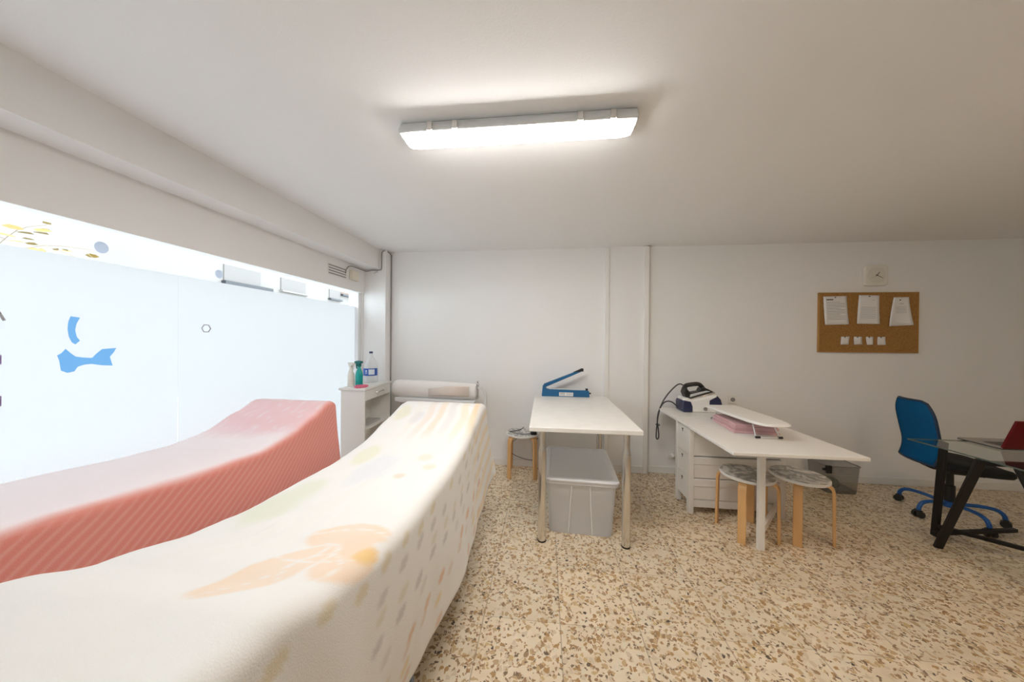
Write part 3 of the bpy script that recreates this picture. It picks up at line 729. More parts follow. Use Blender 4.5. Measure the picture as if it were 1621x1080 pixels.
for r, z in ((0.9, 0), (1.0, 0.006), (0.93, 0.016), (0.6, 0.021), (0.25, 0.018)):
    rings.append([bm.verts.new((r*0.055*math.cos(2*PI*i/n)*(1+0.12*math.sin(3*i)), r*0.075*math.sin(2*PI*i/n)*(1+0.1*math.cos(2*i)), z+0.003*math.sin(i*2.1)*(z > 0))) for i in range(n)])
for a, b in zip(rings, rings[1:]):
    for i in range(n): bm.faces.new((a[i], a[(i+1) % n], b[(i+1) % n], b[i]))
bm.faces.new(rings[0][::-1]); bm.faces.new(rings[-1])
tag(build('cleaning_cloth', bm, PINKSP, None, loc=(-1.785, 2.875, 0.95)), 'crumpled pink cloth at the foot of the teal spray bottle', 'cloth')

# ------------------------------------------------------------------ vent, cable, box on the panel and pillar
t = thing('vent_grille', 'slotted vent grille high on the panel above the window', 'vent', (-2.075, 2.92, 2.10))
bm = new(); box(bm, 0, 0.004, -0.14, 0.14, -0.055, 0.055); build('plate', bm, TRIM, t)
for i in range(4):
    z = -0.039+0.026*i; bm = new(); box(bm, 0.003, 0.007, -0.13, 0.13, z-0.005, z+0.005); build('slot', bm, INK, t)
bm = new(); box(bm, -2.072, -2.03, 3.11, 3.22, 2.05, 2.155); tag(build('junction_box', bm, IVORY, None, 0.006), 'ivory junction box under the cable by the vent', 'junction box')
pts = [(-2.06, 3.03, 2.10), (-2.06, 3.045, 2.15), (-2.045, 3.09, 2.19), (-2.03, 3.25, 2.19), (-2.045, 3.385, 2.20), (-1.99, 3.392, 2.212), (-1.90, 3.392, 2.212), (-1.875, 3.392, 2.22), (-1.868, 3.392, 2.25), (-1.868, 3.392, 2.38), (-1.860, 3.392, 2.42), (-1.835, 3.40, 2.435), (-1.813, 3.46, 2.428), (-1.811, 3.512, 2.40), (-1.811, 3.512, 2.30), (-1.811, 3.512, 1.2), (-1.811, 3.512, 0.08)]
bm = new(); tube(bm, smooth_path(pts, 5), 0.0048, 8); tag(build('wall_cable', bm, CABLE, None), 'grey cable looping over the pillar and down the corner', 'cable')
bm = new(); tube(bm, smooth_path([(-1.95, 3.40, 2.18), (-1.95, 3.375, 2.178), (-1.92, 3.372, 2.185), (-1.905, 3.372, 2.19)]), 0.006, 8); tag(build('hook', bm, STEEL, None), 'small metal hook near the top of the pillar', 'hook')

# ------------------------------------------------------------------ white table with steel legs
t = thing('table', 'white rectangular table on four round steel legs', 'table', (0.28, 2.77, 0))
TX0, TX1, TY0, TY1, TZ = -0.383, 0.375, -0.635, 0.64, 0.83
bm = new(); box(bm, TX0, TX1, TY0, TY1, TZ-0.03, TZ); build('tabletop', bm, TOPW, t, 0.003)
for x, y in ((-0.290, -0.545), (0.290, -0.545), (-0.290, 0.535), (0.290, 0.535)):
    bm = new(); lathe(bm, [(0.026, 0), (0.029, 0.01), (0.029, 0.645), (0.0275, 0.652), (0.021, 0.685), (0.021, TZ-0.036)], (x, y, 0), 24); lg = build('leg', bm, STEEL, t)
    bm = new(); lathe(bm, [(0.05, TZ-0.038), (0.05, TZ-0.03)], (x, y, 0), 20); build('mounting_plate', bm, STEEL, lg)
    bm = new(); lathe(bm, [(0.031, 0), (0.031, 0.008)], (x, y, 0), 20); build('foot', bm, DARKMET, lg)

# heat sealer
t = thing('heat_sealer', 'blue hand bag sealer with raised arm on the steel-legged table', 'bag sealer', (0.215, 3.36, TZ))
bm = new(); prism(bm, [(-0.245, 0), (0.255, 0), (0.250, 0.058), (0.245, 0.068), (-0.185, 0.075), (-0.225, 0.11), (-0.235, 0.11)], 'y', -0.035, 0.035); build('base', bm, BLUE, t, 0.003)
bm = new(); prism(bm, [(-0.232, 0.10), (-0.222, 0.128), (0.175, 0.292), (0.184, 0.272), (-0.205, 0.094)], 'y', -0.018, 0.018); ar = build('arm', bm, BLUE, t, 0.003)
bm = new(); prism(bm, [(0.085, 0.258), (0.178, 0.302), (0.192, 0.298), (0.192, 0.268), (0.170, 0.268)], 'y', -0.02, 0.02); build('grip', bm, BLACK, ar, 0.003)
bm = new(); box(bm, -0.17, 0.235, -0.012, 0.012, 0.070, 0.080); build('sealing_strip', bm, PALEMET, t)
bm = new(); box(bm, 0.215, 0.24, -0.02, 0.02, 0.068, 0.088); build('end_stop', bm, BLACK, t, 0.003)
bm = new(); box(bm, 0.252, 0.272, -0.01, 0.01, 0.030, 0.044); build('knob', bm, BLACK, t, 0.002)
bm = new(); box(bm, -0.062, 0.085, -0.0365, -0.035, 0.008, 0.046); lab = build('rating_label', bm, PAPER, t)
bm = new()
for z in (0.037, 0.028, 0.018): box(bm, -0.055, 0.0, -0.0372, -0.0365, z, z+0.004)
for z in (0.037, 0.028, 0.018): box(bm, 0.012, 0.078, -0.0372, -0.0365, z, z+0.003)
build('label_print', bm, INK, lab)
bm = new(); box(bm, -0.235, -0.2, -0.03, 0.03, 0.07, 0.1); build('hinge', bm, BLUED, t, 0.004)

# storage box
t = thing('storage_box', 'cloudy lidded plastic storage box under the white table', 'storage box', (0.285, 2.635, 0), math.radians(-2.6))
bm = new()
x, y, h, tp = 0.255, 0.338, 0.40, 0.028
outer = [(-x, -y), (x, -y), (x, y), (-x, y)]
def rr(px, py, r, z, n=5):
    out = []
    for cx_, cy_, a0 in ((px-r, -py+r, -PI/2), (px-r, py-r, 0), (-px+r, py-r, PI/2), (-px+r, -py+r, PI)):
        for i in range(n+1): a = a0+PI/2*i/n; out.append((cx_+r*math.cos(a), cy_+r*math.sin(a), z))
    return out
def shell(bm, rings, cap0=True, cap1=False):
    R_ = [[bm.verts.new(p) for p in r] for r in rings]
    for a, b in zip(R_, R_[1:]):
        n = len(a)
        for i in range(n): bm.faces.new((a[i], a[(i+1) % n], b[(i+1) % n], b[i]))
    if cap0: bm.faces.new(R_[0][::-1])
    if cap1: bm.faces.new(R_[-1])
shell(bm, [rr(x-tp, y-tp, 0.03, 0.0), rr(x-tp*0.9, y-tp*0.9, 0.03, 0.03), rr(x-0.004, y-0.004, 0.03, h-0.02), rr(x+0.004, y+0.004, 0.03, h)]); build('body', bm, BOXP, t)
bm = new(); shell(bm, [rr(x+0.010, y+0.010, 0.035, h-0.022), rr(x+0.012, y+0.012, 0.035, h+0.004), rr(x+0.006, y+0.006, 0.035, h+0.016), rr(x-0.02, y-0.02, 0.03, h+0.018), rr(x-0.03, y-0.03, 0.03, h+0.010)], False, True); ld = build('lid', bm, BOXP, t)
bm = new(); tube(bm, [Vector(p) for p in rr(x+0.009, y+0.009, 0.035, h+0.006)], 0.010, 8, True); build('lid_rim', bm, BOXRIB, ld)
bm = new(); yb = -y+0.026; yt = -y+0.002
def fy(z): return yb+(yt-yb)*z/h-0.002
tube(bm, smooth_path([(-0.085, fy(0.01), 0.01), (-0.075, fy(0.2), 0.2), (-0.066, fy(0.35), 0.35), (-0.055, fy(0.365), 0.368), (0.055, fy(0.365), 0.368), (0.066, fy(0.35), 0.35), (0.075, fy(0.2), 0.2), (0.085, fy(0.01), 0.01)], 3), 0.006, 6)
build('handle_rib', bm, BOXRIB, t)

# ------------------------------------------------------------------ stools
def make_stool(label, loc, rot):
    t = thing('stool', label, 'stool', loc, rot, 'round wooden stools')
    bm = new(); lathe(bm, [(0.168, 0.424), (0.173, 0.429), (0.173, 0.443), (0.170, 0.446)], n=48); build('seat_board', bm, WHITE, t)
    bm = new(); lathe(bm, [(0.169, 0.446), (0.1688, 0.4475)], n=48); build('seat_cover', bm, SEAT, t)
    for k in range(4):
        a = PI/4+k*PI/2
        path = [(0.06, 0.415), (0.12, 0.415), (0.150, 0.413), (0.166, 0.407), (0.178, 0.394), (0.183, 0.375), (0.184, 0.34), (0.186, 0.18), (0.188, 0.0)]
        bm = new(); rows = []
        for i, (r, z) in enumerate(path):
            p0 = path[max(0, i-1)]; p1 = path[min(len(path)-1, i+1)]; d = Vector((p1[0]-p0[0], p1[1]-p0[1])).normalized(); nn = Vector((-d.y, d.x))
            w = 0.026 if i < 6 else 0.025
            row = []
            for ss, hh in ((-w, -0.0085), (w, -0.0085), (w, 0.0085), (-w, 0.0085)):
                R_ = r+nn.x*hh; Z = max(0, z+nn.y*hh) if i == len(path)-1 else z+nn.y*hh
                row.append(bm.verts.new((R_*math.cos(a)-ss*math.sin(a), R_*math.sin(a)+ss*math.cos(a), Z)))
            rows.append(row)
        for A_, B_ in zip(rows, rows[1:]):
            for i in range(4): bm.faces.new((A_[i], B_[i], B_[(i+1) % 4], A_[(i+1) % 4]))
        bm.faces.new(rows[0]); bm.faces.new(rows[-1][::-1]); bmesh.ops.recalc_face_normals(bm, faces=bm.faces[:])
        build('leg', bm, BIRCH, t, 0.003)
    return t
def srot(cx, cy, fx, fy): return math.atan2(fy-cy, fx-cx)-PI/4
st = make_stool('stool with marbled seat behind the thin white leg of the gateleg table', (1.512, 2.501, 0), srot(1.512, 2.501, 1.374, 2.612))
dup(st, (1.882, 2.52, 0), srot(1.882, 2.52, 1.736, 2.361)+0.09, 'stool with marbled seat sticking out right beside the grey waste bin')
dup(st, (-0.228, 3.31, 0), math.radians(3), 'stool by the back wall with the black adapter on its seat')
t = thing('power_adapter', 'black power adapter with its cable on the stool by the wall', 'power adapter', (-0.11, 3.225, 0.4475), 0.2)
bm = new(); box(bm, -0.03, 0.03, -0.02, 0.02, 0, 0.03); build('adapter_body', bm, BLACK, t, 0.004)
bm = new(); tube(bm, smooth_path([(-0.03, 0, 0.015), (-0.08, -0.005, 0.006), (-0.15, 0.02, 0.005), (-0.21, 0.08, 0.006), (-0.24, 0.10, 0.006), (-0.20, 0.12, 0.005), (-0.13, 0.16, 0.005), (-0.085, 0.225, 0.004), (-0.065, 0.272, 0.003), (-0.06, 0.284, -0.03), (-0.12, 0.278, -0.11), (-0.2, 0.26, -0.17), (-0.20, 0.25, -0.28), (0.02, 0.27, -0.37), (0.07, 0.27, -0.30), (0.04, 0.27, -0.20), (0.10, 0.275, -0.12)]), 0.0035, 6); build('cord', bm, DKCABLE, t)

# ------------------------------------------------------------------ gateleg table
t = thing('gateleg_table', 'off white gateleg table with drawers and a folding leaf out', 'table', (1.57, 2.75, 0))
GZ = 0.735
def gx(x): return x-1.57
def gy(y): return y-2.75
for y0, y1 in ((2.085, 2.715), (2.72, 2.985), (2.99, 3.40)):
    bm = new(); box(bm, 1.18-1.57, 1.955-1.57, y0-2.75, y1-2.75, GZ-0.022, GZ); build('leaf' if y0 != 2.72 else 'centre_top', bm, NORD, t, 0.003)
for x in (1.215, 1.915):
    for y in (2.735, 2.965):
        bm = new(); box(bm, gx(x)-0.02, gx(x)+0.02, gy(y)-0.022, gy(y)+0.022, 0, GZ-0.022); build('leg', bm, NORD, t, 0.003)
for x in (1.213, 1.917):
    for i, (z0, z1) in enumerate(((0.10, 0.285), (0.29, 0.475), (0.48, 0.70))):
        bm = new(); s = -1 if x < 1.5 else 1; box(bm, gx(x)-0.014, gx(x)+0.014, gy(2.757), gy(2.943), z0, z1); d = build('drawer', bm, NORD, t, 0.002)
        xs = gx(x)+s*0.0145; bm = new(); box(bm, xs-0.002, xs+0.002, gy(2.85)-0.011, gy(2.85)+0.011, z1-0.034, z1-0.026); box(bm, xs-0.002, xs+0.002, gy(2.85)-0.003, gy(2.85)+0.003, z1-0.055, z1-0.03); build('finger_slot', bm, INKD, d)
for y in (2.728, 2.972):
    for z0, z1 in ((0.055, 0.115), (0.12, 0.29), (0.297, 0.472), (0.48, 0.71)):
        bm = new(); box(bm, gx(1.235), gx(1.895), gy(y)-0.009, gy(y)+0.009, z0, z1); box(bm, gx(1.235), gx(1.895), gy(y)-0.015, gy(y)+0.015, z1-0.06, z1-0.003) if z1 > 0.2 else None; build('side_board', bm, NORD, t, 0.002)
bm = new(); box(bm, gx(1.235), gx(1.895), gy(2.74), gy(2.96), 0.07, 0.085); build('bottom_board', bm, NORD, t)
def gate(yf, yh):
    bm = new(); box(bm, gx(1.462), gx(1.504), gy(yf)-0.014, gy(yf)+0.014, 0, GZ-0.024); g = build('gate_leg', bm, NORD, t, 0.003)
    a = Vector((gx(1.483), gy(yf), 0.12)); b = Vector((gx(1.86), gy(yh), 0.12))
    bm = new(); sweep(bm, [a, b], [(-0.012, -0.022), (0.012, -0.022), (0.012, 0.022), (-0.012, 0.022)]); build('rail', bm, NORD, g, 0.002)
    bm = new(); sweep(bm, [a+Vector((0, 0, 0.55)), b+Vector((0, 0, 0.55))], [(-0.012, -0.022), (0.012, -0.022), (0.012, 0.022), (-0.012, 0.022)]); build('rail', bm, NORD, g, 0.002)
gate(2.30, 2.70)

# steam iron station
t = thing('steam_iron', 'steam iron on its white and dark blue boiler base', 'steam iron', (1.505, 3.275, GZ))
K = 0.0057
def ip(u, v): return ((u-1108)*K, (652-v)*K)
bm = new(); prism(bm, [ip(*p) for p in ((1082, 652), (1141, 652), (1143, 640), (1140, 629), (1134, 621), (1118, 625), (1096, 631), (1088, 627), (1082, 629), (1080, 640))], 'y', -0.085, 0.085); base = build('boiler', bm, WHITE, t, 0.018, seg=4)
bm = new(); prism(bm, [ip(*p) for p in ((1121, 641), (1121, 630), (1135, 622), (1141, 629), (1144, 641))], 'y', -0.0875, 0.0875); o = build('water_tank', bm, BLUED, base, 0.014, seg=3)
bm = new(); prism(bm, [ip(*p) for p in ((1079, 650), (1079, 634), (1083, 631), (1093, 633), (1096, 642), (1096, 652), (1082, 652))], 'y', -0.088, 0.088); build('rear_cover', bm, BLUED, base, 0.012, seg=3)
bm = new(); tube(bm, [(ip(1115, 645)[0], -0.082, ip(1115, 645)[1]), (ip(1115, 645)[0], -0.098, ip(1115, 645)[1])], 0.018, 16); build('dial', bm, STEEL, base)
bm = new(); prism(bm, [ip(*p) for p in ((1094, 633), (1093, 630), (1133, 617), (1135, 619), (1126, 623), (1110, 629))], 'y', -0.05, 0.05); build('soleplate', bm, STEEL, t, 0.004)
bm = new(); prism(bm, [ip(*p) for p in ((1089, 631), (1084, 620), (1087, 610), (1092, 616), (1095, 620), (1110, 617), (1113, 611), (1118, 610), (1127, 614), (1134, 618), (1115, 626), (1096, 632))], 'y', -0.045, 0.045); ib = build('iron_body', bm, BLACK, t, 0.008, seg=3)
bm = new(); prism(bm, [ip(*p) for p in ((1093, 628), (1094, 622), (1120, 615), (1128, 616), (1110, 622))], 'y', -0.048, 0.048); build('iron_shell', bm, GREYPAN, ib, 0.006)
bm = new(); sweep(bm, smooth_path([(*[ip(1089, 619)[0]], 0, ip(1089, 619)[1]), (ip(1089, 610)[0], 0, ip(1089, 610)[1]), (ip(1094, 607)[0], 0, ip(1094, 607)[1]), (ip(1108, 605)[0], 0, ip(1108, 605)[1]), (ip(1114, 607)[0], 0, ip(1114, 607)[1]), (ip(1119, 613)[0], 0, ip(1119, 613)[1])], 4), circ(0.021, 10)); build('handle', bm, BLACK, t)
bm = new()
hose = [(ip(1090, 611)[0], 0, ip(1090, 611)[1]), (-0.15, 0.02, 0.262), (-0.20, 0.04, 0.22), (-0.27, 0.06, 0.12), (-0.315, 0.07, 0.02), (-0.335, 0.08, -0.08), (-0.345, 0.09, -0.20), (-0.35, 0.09, -0.30), (-0.34, 0.09, -0.325), (-0.325, 0.09, -0.30), (-0.33, 0.09, -0.22), (-0.338, 0.095, -0.14), (-0.33, 0.09, -0.05), (-0.30, 0.07, 0.04), (-0.26, 0.06, 0.075), (-0.21, 0.05, 0.07), (-0.165, 0.03, 0.03), (-0.145, 0.02, 0.03)]
tube(bm, smooth_path(hose, 6), 0.0065, 8); build('hose', bm, DKCABLE, t)
bm = new(); tube(bm, smooth_path([(-0.355, 0.09, -0.17), (-0.33, 0.075, -0.165), (-0.315, 0.09, -0.18), (-0.335, 0.10, -0.185), (-0.352, 0.1, -0.172)], 4), 0.004, 6); build('hose_tie', bm, BLACK, t)

# ironing board
t = thing('ironing_board', 'small tabletop ironing board with white cover on wire legs', 'ironing board', (1.59, 2.65, GZ), math.radians(3))
out = []
for y, wdt in ((-0.33, 0.05), (-0.315, 0.08), (-0.28, 0.105), (-0.2, 0.122), (-0.1, 0.130), (0.1, 0.134), (0.29, 0.135), (0.32, 0.125), (0.33, 0.105)): out.append((wdt, y))
poly = out+[(-a, b) for a, b in out[::-1]]
bm = new(); prism(bm, poly, 'z', 0.104, 0.124); build('padded_top', bm, PADCOV, t, 0.007, seg=3)
bm = new(); tube(bm, [(a*1.02, b*1.01, 0.112) for a, b in poly], 0.006, 6, True); build('cover_hem', bm, PADCOV, t)
for y in (-0.22, 0.285):
    f = -0.05 if y < 0 else 0.05
    bm = new(); tube(bm, smooth_path([(-0.07, y-f, 0.108), (-0.080, y, 0.02), (-0.078, y+f*0.4, 0.008), (0.078, y+f*0.4, 0.008), (0.080, y, 0.02), (0.07, y-f, 0.108)], 4), 0.0045, 8); lg = build('wire_leg', bm, PALEMET, t)
    for s in (-1, 1):
        bm = new(); tube(bm, [(s*0.062, y+f*0.4, 0.008), (s*0.092, y+f*0.4, 0.008)], 0.008, 8); build('rubber_foot', bm, RUBBER, lg)
bm = new()
for i, (z0, z1, k) in enumerate(((0, 0.017, 0), (0.016, 0.033, 0.012), (0.032, 0.048, 0.004), (0.047, 0.062, 0.016))):
    box(bm, -0.15+k, 0.155-k*0.6, -0.19+k, 0.20-k, z0, z1)
bmesh.ops.subdivide_edges(bm, edges=bm.edges[:], cuts=5, use_grid_fill=True)
for v in bm.verts:
    v.co += Vector((0.006*noise.noise(v.co*11), 0.006*noise.noise(v.co*13+Vector((5, 0, 0))), (0.006*noise.noise(v.co*9+Vector((0, 7, 0))) if v.co.z > 0.012 else 0)))
tag(build('folded_cloth', bm, PINKCL, None, 0.004, loc=(1.60, 2.70, GZ), rotz=math.radians(-6)), 'pink folded cloth under the small ironing board', 'cloth')

# ------------------------------------------------------------------ sockets
def socket(x, z, label, plug):
    t = thing('wall_socket', label, 'socket', (x, YB-0.012 if z < 0.07 else YB, z))
    bm = new(); box(bm, -0.042, 0.042, -0.010, 0, -0.042, 0.042); build('plate', bm, TRIM, t, 0.004)
    bm = new(); lathe(bm, [(0.022, 0), (0.022, 0.004), (0.017, 0.004), (0.017, 0.001)], n=20); bmesh.ops.rotate(bm, verts=bm.verts[:], cent=(0, 0, 0), matrix=Matrix.Rotation(PI/2, 3, 'X')); bmesh.ops.translate(bm, verts=bm.verts[:], vec=(0, -0.010, 0)); build('socket_ring', bm, INK if plug else TRIM, t)
    return t
socket(1.975, 0.815, 'upper wall socket above the gateleg table', True)
socket(1.372, 0.200, 'lower wall socket holding a white plug near the floor', False)
bm = new(); lathe(bm, [(0.021, 0), (0.023, 0.012), (0.019, 0.035), (0.010, 0.042)], n=20); bmesh.ops.rotate(bm, verts=bm.verts[:], cent=(0, 0, 0), matrix=Matrix.Rotation(PI/2, 3, 'X')); pl = build('plug', bm, WHITE, None, loc=(1.372, YB-0.0145, 0.200)); tag(pl, 'white round plug in the lower wall socket', 'plug')

# ------------------------------------------------------------------ waste bin
t = thing('waste_bin', 'smoky see-through waste bin against the back wall', 'bin', (2.80, 3.345, 0))
bm = new(); shell(bm, [rr(0.126, 0.105, 0.03, 0.0), rr(0.131, 0.110, 0.03, 0.012), rr(0.146, 0.125, 0.035, 0.262)]); o = build('bin_body', bm, BINP, t)
bm = new(); tube(bm, [Vector(p) for p in rr(0.147, 0.126, 0.035, 0.262)], 0.006, 8, True); build('rim', bm, BINRIM, t)
bm = new(); shell(bm, [rr(0.127, 0.106, 0.03, 0.001), rr(0.1295, 0.108, 0.03, 0.03)]); build('bottom_band', bm, BINRIM, t)
bm = new(); box(bm, -0.165, -0.12, -0.145, -0.118, 0.20, 0.275); box(bm, -0.195, -0.16, -0.14, -0.122, 0.225, 0.25); build('clip', bm, BLACK, t, 0.006)
bm = new(); bmesh.ops.create_icosphere(bm, subdivisions=3, radius=1)
for v in bm.verts: q = v.co.copy(); v.co = Vector((q.x*0.075, q.y*0.06, max(-0.9, q.z)*0.055))*(1+0.25*noise.noise(q*2.3))
tag(build('rag', bm, GREENB, None, loc=(2.77, 3.335, 0.066)), 'dark green crumpled rag inside the waste bin', 'rag')

# ------------------------------------------------------------------ cork board, papers, clock
Yw = YB
t = thing('cork_board', 'brown cork board with pinned papers on the back wall', 'notice board', (3.235, Yw-0.001, 1.632))
W2, H2 = 0.445, 0.298
bm = new(); box(bm, -W2, W2, -0.018, 0, -H2, H2); build('cork_panel', bm, CORK, t)
bm = new()
for a in ((-W2-0.006, W2+0.006, H2-0.003, H2+0.006), (-W2-0.006, W2+0.006, -H2-0.006, -H2+0.003)): box(bm, a[0], a[1], -0.022, 0, a[2], a[3])
for a in ((-W2-0.006, -W2+0.003), (W2-0.003, W2+0.006)): box(bm, a[0], a[1], -0.022, 0, -H2, H2)
build('edge_strip', bm, mat('oak strip', (0.42, 0.22, 0.06), 0.6), t)
Yp = Yw-0.021
def sheet(name, pts, label, curl, lines=(), group=None, heading=None, pin=(0.5, 0.96), grid=8):
    # pts: tl, tr, br, bl in (x, z); a grid sheet that stands off the cork where it curls
    (x0, z0), (x1, z1), (x2, z2), (x3, z3) = pts
    bm = new(); R_ = []
    def P(u, v, off=0.0):
        xt = x0+(x1-x0)*u; xb = x3+(x2-x3)*u; zt = z0+(z1-z0)*u; zb = z3+(z2-z3)*u
        x = xt+(xb-xt)*v; z = zt+(zb-zt)*v
        d = 0.001+curl*(v**2)*(abs(u-0.5)*2)**1.5
        return Vector((x, Yp-d-off, z))
    for j in range(grid+1): R_.append([bm.verts.new(P(i/grid, j/grid)) for i in range(grid+1)])
    for j in range(grid):
        for i in range(grid): bm.faces.new((R_[j][i], R_[j+1][i], R_[j+1][i+1], R_[j][i+1]))
    o = build(name, bm, PAPER, None, angle=180); s = o.modifiers.new('thickness', 'SOLIDIFY'); s.thickness = 0.0006; s.offset = 0
    tag(o, label, 'paper' if lines else 'card', group)
    if lines:
        bm = new()
        for (v, u0, u1, th) in lines:
            for k in range(6):
                ua, ub = u0+(u1-u0)*k/6, u0+(u1-u0)*(k+1)/6
                bm.faces.new([bm.verts.new(P(*q, 0.0012)) for q in ((ua, v), (ua, v+th), (ub, v+th), (ub, v))])
        build('print', bm, INK, o)
    if heading:
        v, u0, u1, th = heading; bm = new()
        bm.faces.new([bm.verts.new(P(*q, 0.0014)) for q in ((u0, v), (u0, v+th), (u1, v+th), (u1, v))]); build('heading', bm, INKD, o)
    q = P(*((pin[0], 1-pin[1])), 0.0)
    bm = new(); bmesh.ops.create_uvsphere(bm, u_segments=10, v_segments=6, radius=0.006); build('pin', bm, PIN, o, loc=(q.x, q.y-0.004, q.z))
    return o
ln = [(0.20+0.055*i, 0.12, 0.9 if i % 4 else 0.7, 0.012) for i in range(12)]
sheet('notice', [(2.822, 1.895), (3.036, 1.900), (3.052, 1.612), (2.832, 1.606)], 'leftmost paper on the cork board, dense lines under a bold heading', 0.012, ln, 'papers on the cork board', (0.10, 0.12, 0.42, 0.035))
ln = [(0.16, 0.65, 0.8, 0.01)]+[(0.42+0.06*i, 0.15, 0.85, 0.009) for i in range(7)]
sheet('notice', [(3.150, 1.908), (3.333, 1.904), (3.330, 1.616), (3.124, 1.618)], 'middle paper on the cork board, slightly narrower at the top', 0.012, ln, 'papers on the cork board')
ln = [(0.22, 0.4, 0.65, 0.012)]+[(0.34+0.05*i, 0.25, 0.8, 0.008) for i in range(5)]
sheet('notice', [(3.462, 1.884), (3.596, 1.886), (3.622, 1.606), (3.405, 1.594)], 'rightmost paper on the cork board with its lower corners curling out', 0.02, ln, 'papers on the cork board', None, (0.42, 0.9))
for (a, b, c, d), lb in zip(((2.993, 3.068, 3.057, 2.982), (3.108, 3.182, 3.181, 3.104), (3.217, 3.285, 3.276, 3.222), (3.322, 3.392, 3.392, 3.316)),
        ('first small card from the left in the row under the papers', 'second small card from the left in the row under the papers', 'third small card in the row, tapered towards the bottom', 'rightmost small card in the row under the papers')):
    sheet('card', [(a, 1.487), (b, 1.489), (c, 1.408), (d, 1.406)], lb, 0.006, (), 'small cards on the cork board', None, (0.4, 0.95), 3)

t = thing('wall_clock', 'pale square wall clock above the cork board', 'clock', (3.298, Yw, 2.105))
def rsq(s, r, n=6):
    return [(p[0], p[1]) for p in rr(s, s, r, 0, n)]
bm = new(); prism(bm, rsq(0.105, 0.035), 'y', -0.03, 0); build('case', bm, CREAMP, t, 0.006)
bm = new(); prism(bm, [(0.080*math.cos(2*PI*i/32), 0.080*math.sin(2*PI*i/32)) for i in range(32)], 'y', -0.032, -0.028); fc = build('dial', bm, CLOCKF, t)
def hand(ang, ln_, wd, nm, m, y):
    bm = new(); a = math.radians(90-ang); c, s = math.cos(a), math.sin(a)
    prism(bm, [(c*p-s*q, s*p+c*q) for p, q in ((-0.012, -wd), (ln_, -wd*0.7), (ln_, wd*0.7), (-0.012, wd))], 'y', y-0.001, y); build(nm, bm, m, t)
hand(37, 0.042, 0.0028, 'hour_hand', INKD, -0.0335); hand(118, 0.062, 0.0022, 'minute_hand', INKD, -0.035); hand(243, 0.055, 0.0009, 'second_hand', INK, -0.0365)
bm = new(); tube(bm, [(0, -0.030, 0), (0, -0.038, 0)], 0.005, 12); build('hub', bm, INKD, t)

# ------------------------------------------------------------------ blue office chair (local +x is forward)
t = thing('office_chair', 'blue mesh swivel chair with black seat and blue star base', 'office chair', (3.33, 2.93, 0), 0)
rotc = math.radians(-15)
def rl(p):
    c, s = math.cos(rotc), math.sin(rotc); x, y = p[0], p[1]; return Vector((x*c-y*s, x*s+y*c-0.05, p[2]))
def rlb(bm):
    for v in bm.verts: v.co = rl(v.co)
bm = new(); n = 40
def seat_ring(k, z, dz=0.0):
    out = []
    for i in range(n):
        a = 2*PI*i/n; ex = 2.6
        cx_, sy_ = math.cos(a), math.sin(a)
        out.append((0.01+0.222*k*math.copysign(abs(cx_)**(2/ex), cx_), 0.235*k*math.copysign(abs(sy_)**(2/ex), sy_), z-(0.03*max(0, cx_)**3)*dz))
    return out
R_ = [[bm.verts.new(p) for p in seat_ring(k, z, 1)] for k, z in ((0.80, 0.425), (0.95, 0.432), (1.0, 0.45), (0.99, 0.475), (0.93, 0.49), (0.6, 0.492), (0.2, 0.488))]
for a, b in zip(R_, R_[1:]):
    for i in range(n): bm.faces.new((a[i], a[(i+1) % n], b[(i+1) % n], b[i]))
bm.faces.new(R_[0][::-1]); bm.faces.new(R_[-1]); rlb(bm); build('seat', bm, BLACKFAB, t, angle=60)
# backrest: curved mesh panel
def bk(u, v):   # u -1..1 across, v 0..1 up
    wv = 0.168+0.022*math.sin(v*PI*0.8)-0.05*max(0, (v-0.72)/0.28)**2
    rim = 1.0
    x = -0.225-0.085*v-0.055*max(0, 1-v/0.35)**2+0.035*(u*u)
    return (x, u*wv, 0.46+0.50*v)
bm = new(); NU, NV = 14, 18
G = []
for j in range(NV+1):
    v = j/NV; row = []
    for i in range(NU+1):
        u = -1+2*i/NU
        vv = v
        cr = max(0, abs(u)-0.8)/0.2
        if v > 0.9: vv = 0.9+(v-0.9)*(1-0.35*cr*cr)
        row.append(bm.verts.new(bk(u, vv)))
    G.append(row)
for j in range(NV):
    for i in range(NU): bm.faces.new((G[j][i], G[j][i+1], G[j+1][i+1], G[j+1][i]))
rim = [G[0][i].co.copy() for i in range(NU+1)]+[G[j][NU].co.copy() for j in range(1, NV+1)]+[G[NV][i].co.copy() for i in range(NU-1, -1, -1)]+[G[j][0].co.copy() for j in range(NV-1, 0, -1)]
rlb(bm)
MESHB = mixmat('blue mesh fabric', [('t', (0.5, 0.75, 0.95), 0, 0.16), ('d', (0.012, 0.135, 0.33), 0, 0.66), ('l', (0.015, 0.15, 0.36), 0, 0.18)])
bk_o = build('backrest', bm, MESHB, t, angle=180); s_ = bk_o.modifiers.new('thickness', 'SOLIDIFY'); s_.thickness = 0.006
bm = new(); tube(bm, rim, 0.009, 8, True); rlb(bm); build('backrest_rim', bm, mat('navy rim', (0.008, 0.03, 0.075), 0.5), t)
bm = new(); sweep(bm, smooth_path([(-0.235, 0, 0.56), (-0.222, 0, 0.48), (-0.19, 0, 0.42), (-0.12, 0, 0.402), (0.0, 0, 0.41)]), [(-0.03, -0.008), (0.03, -0.008), (0.03, 0.008), (-0.03, 0.008)]); rlb(bm); build('back_bracket', bm, BLACK, t)
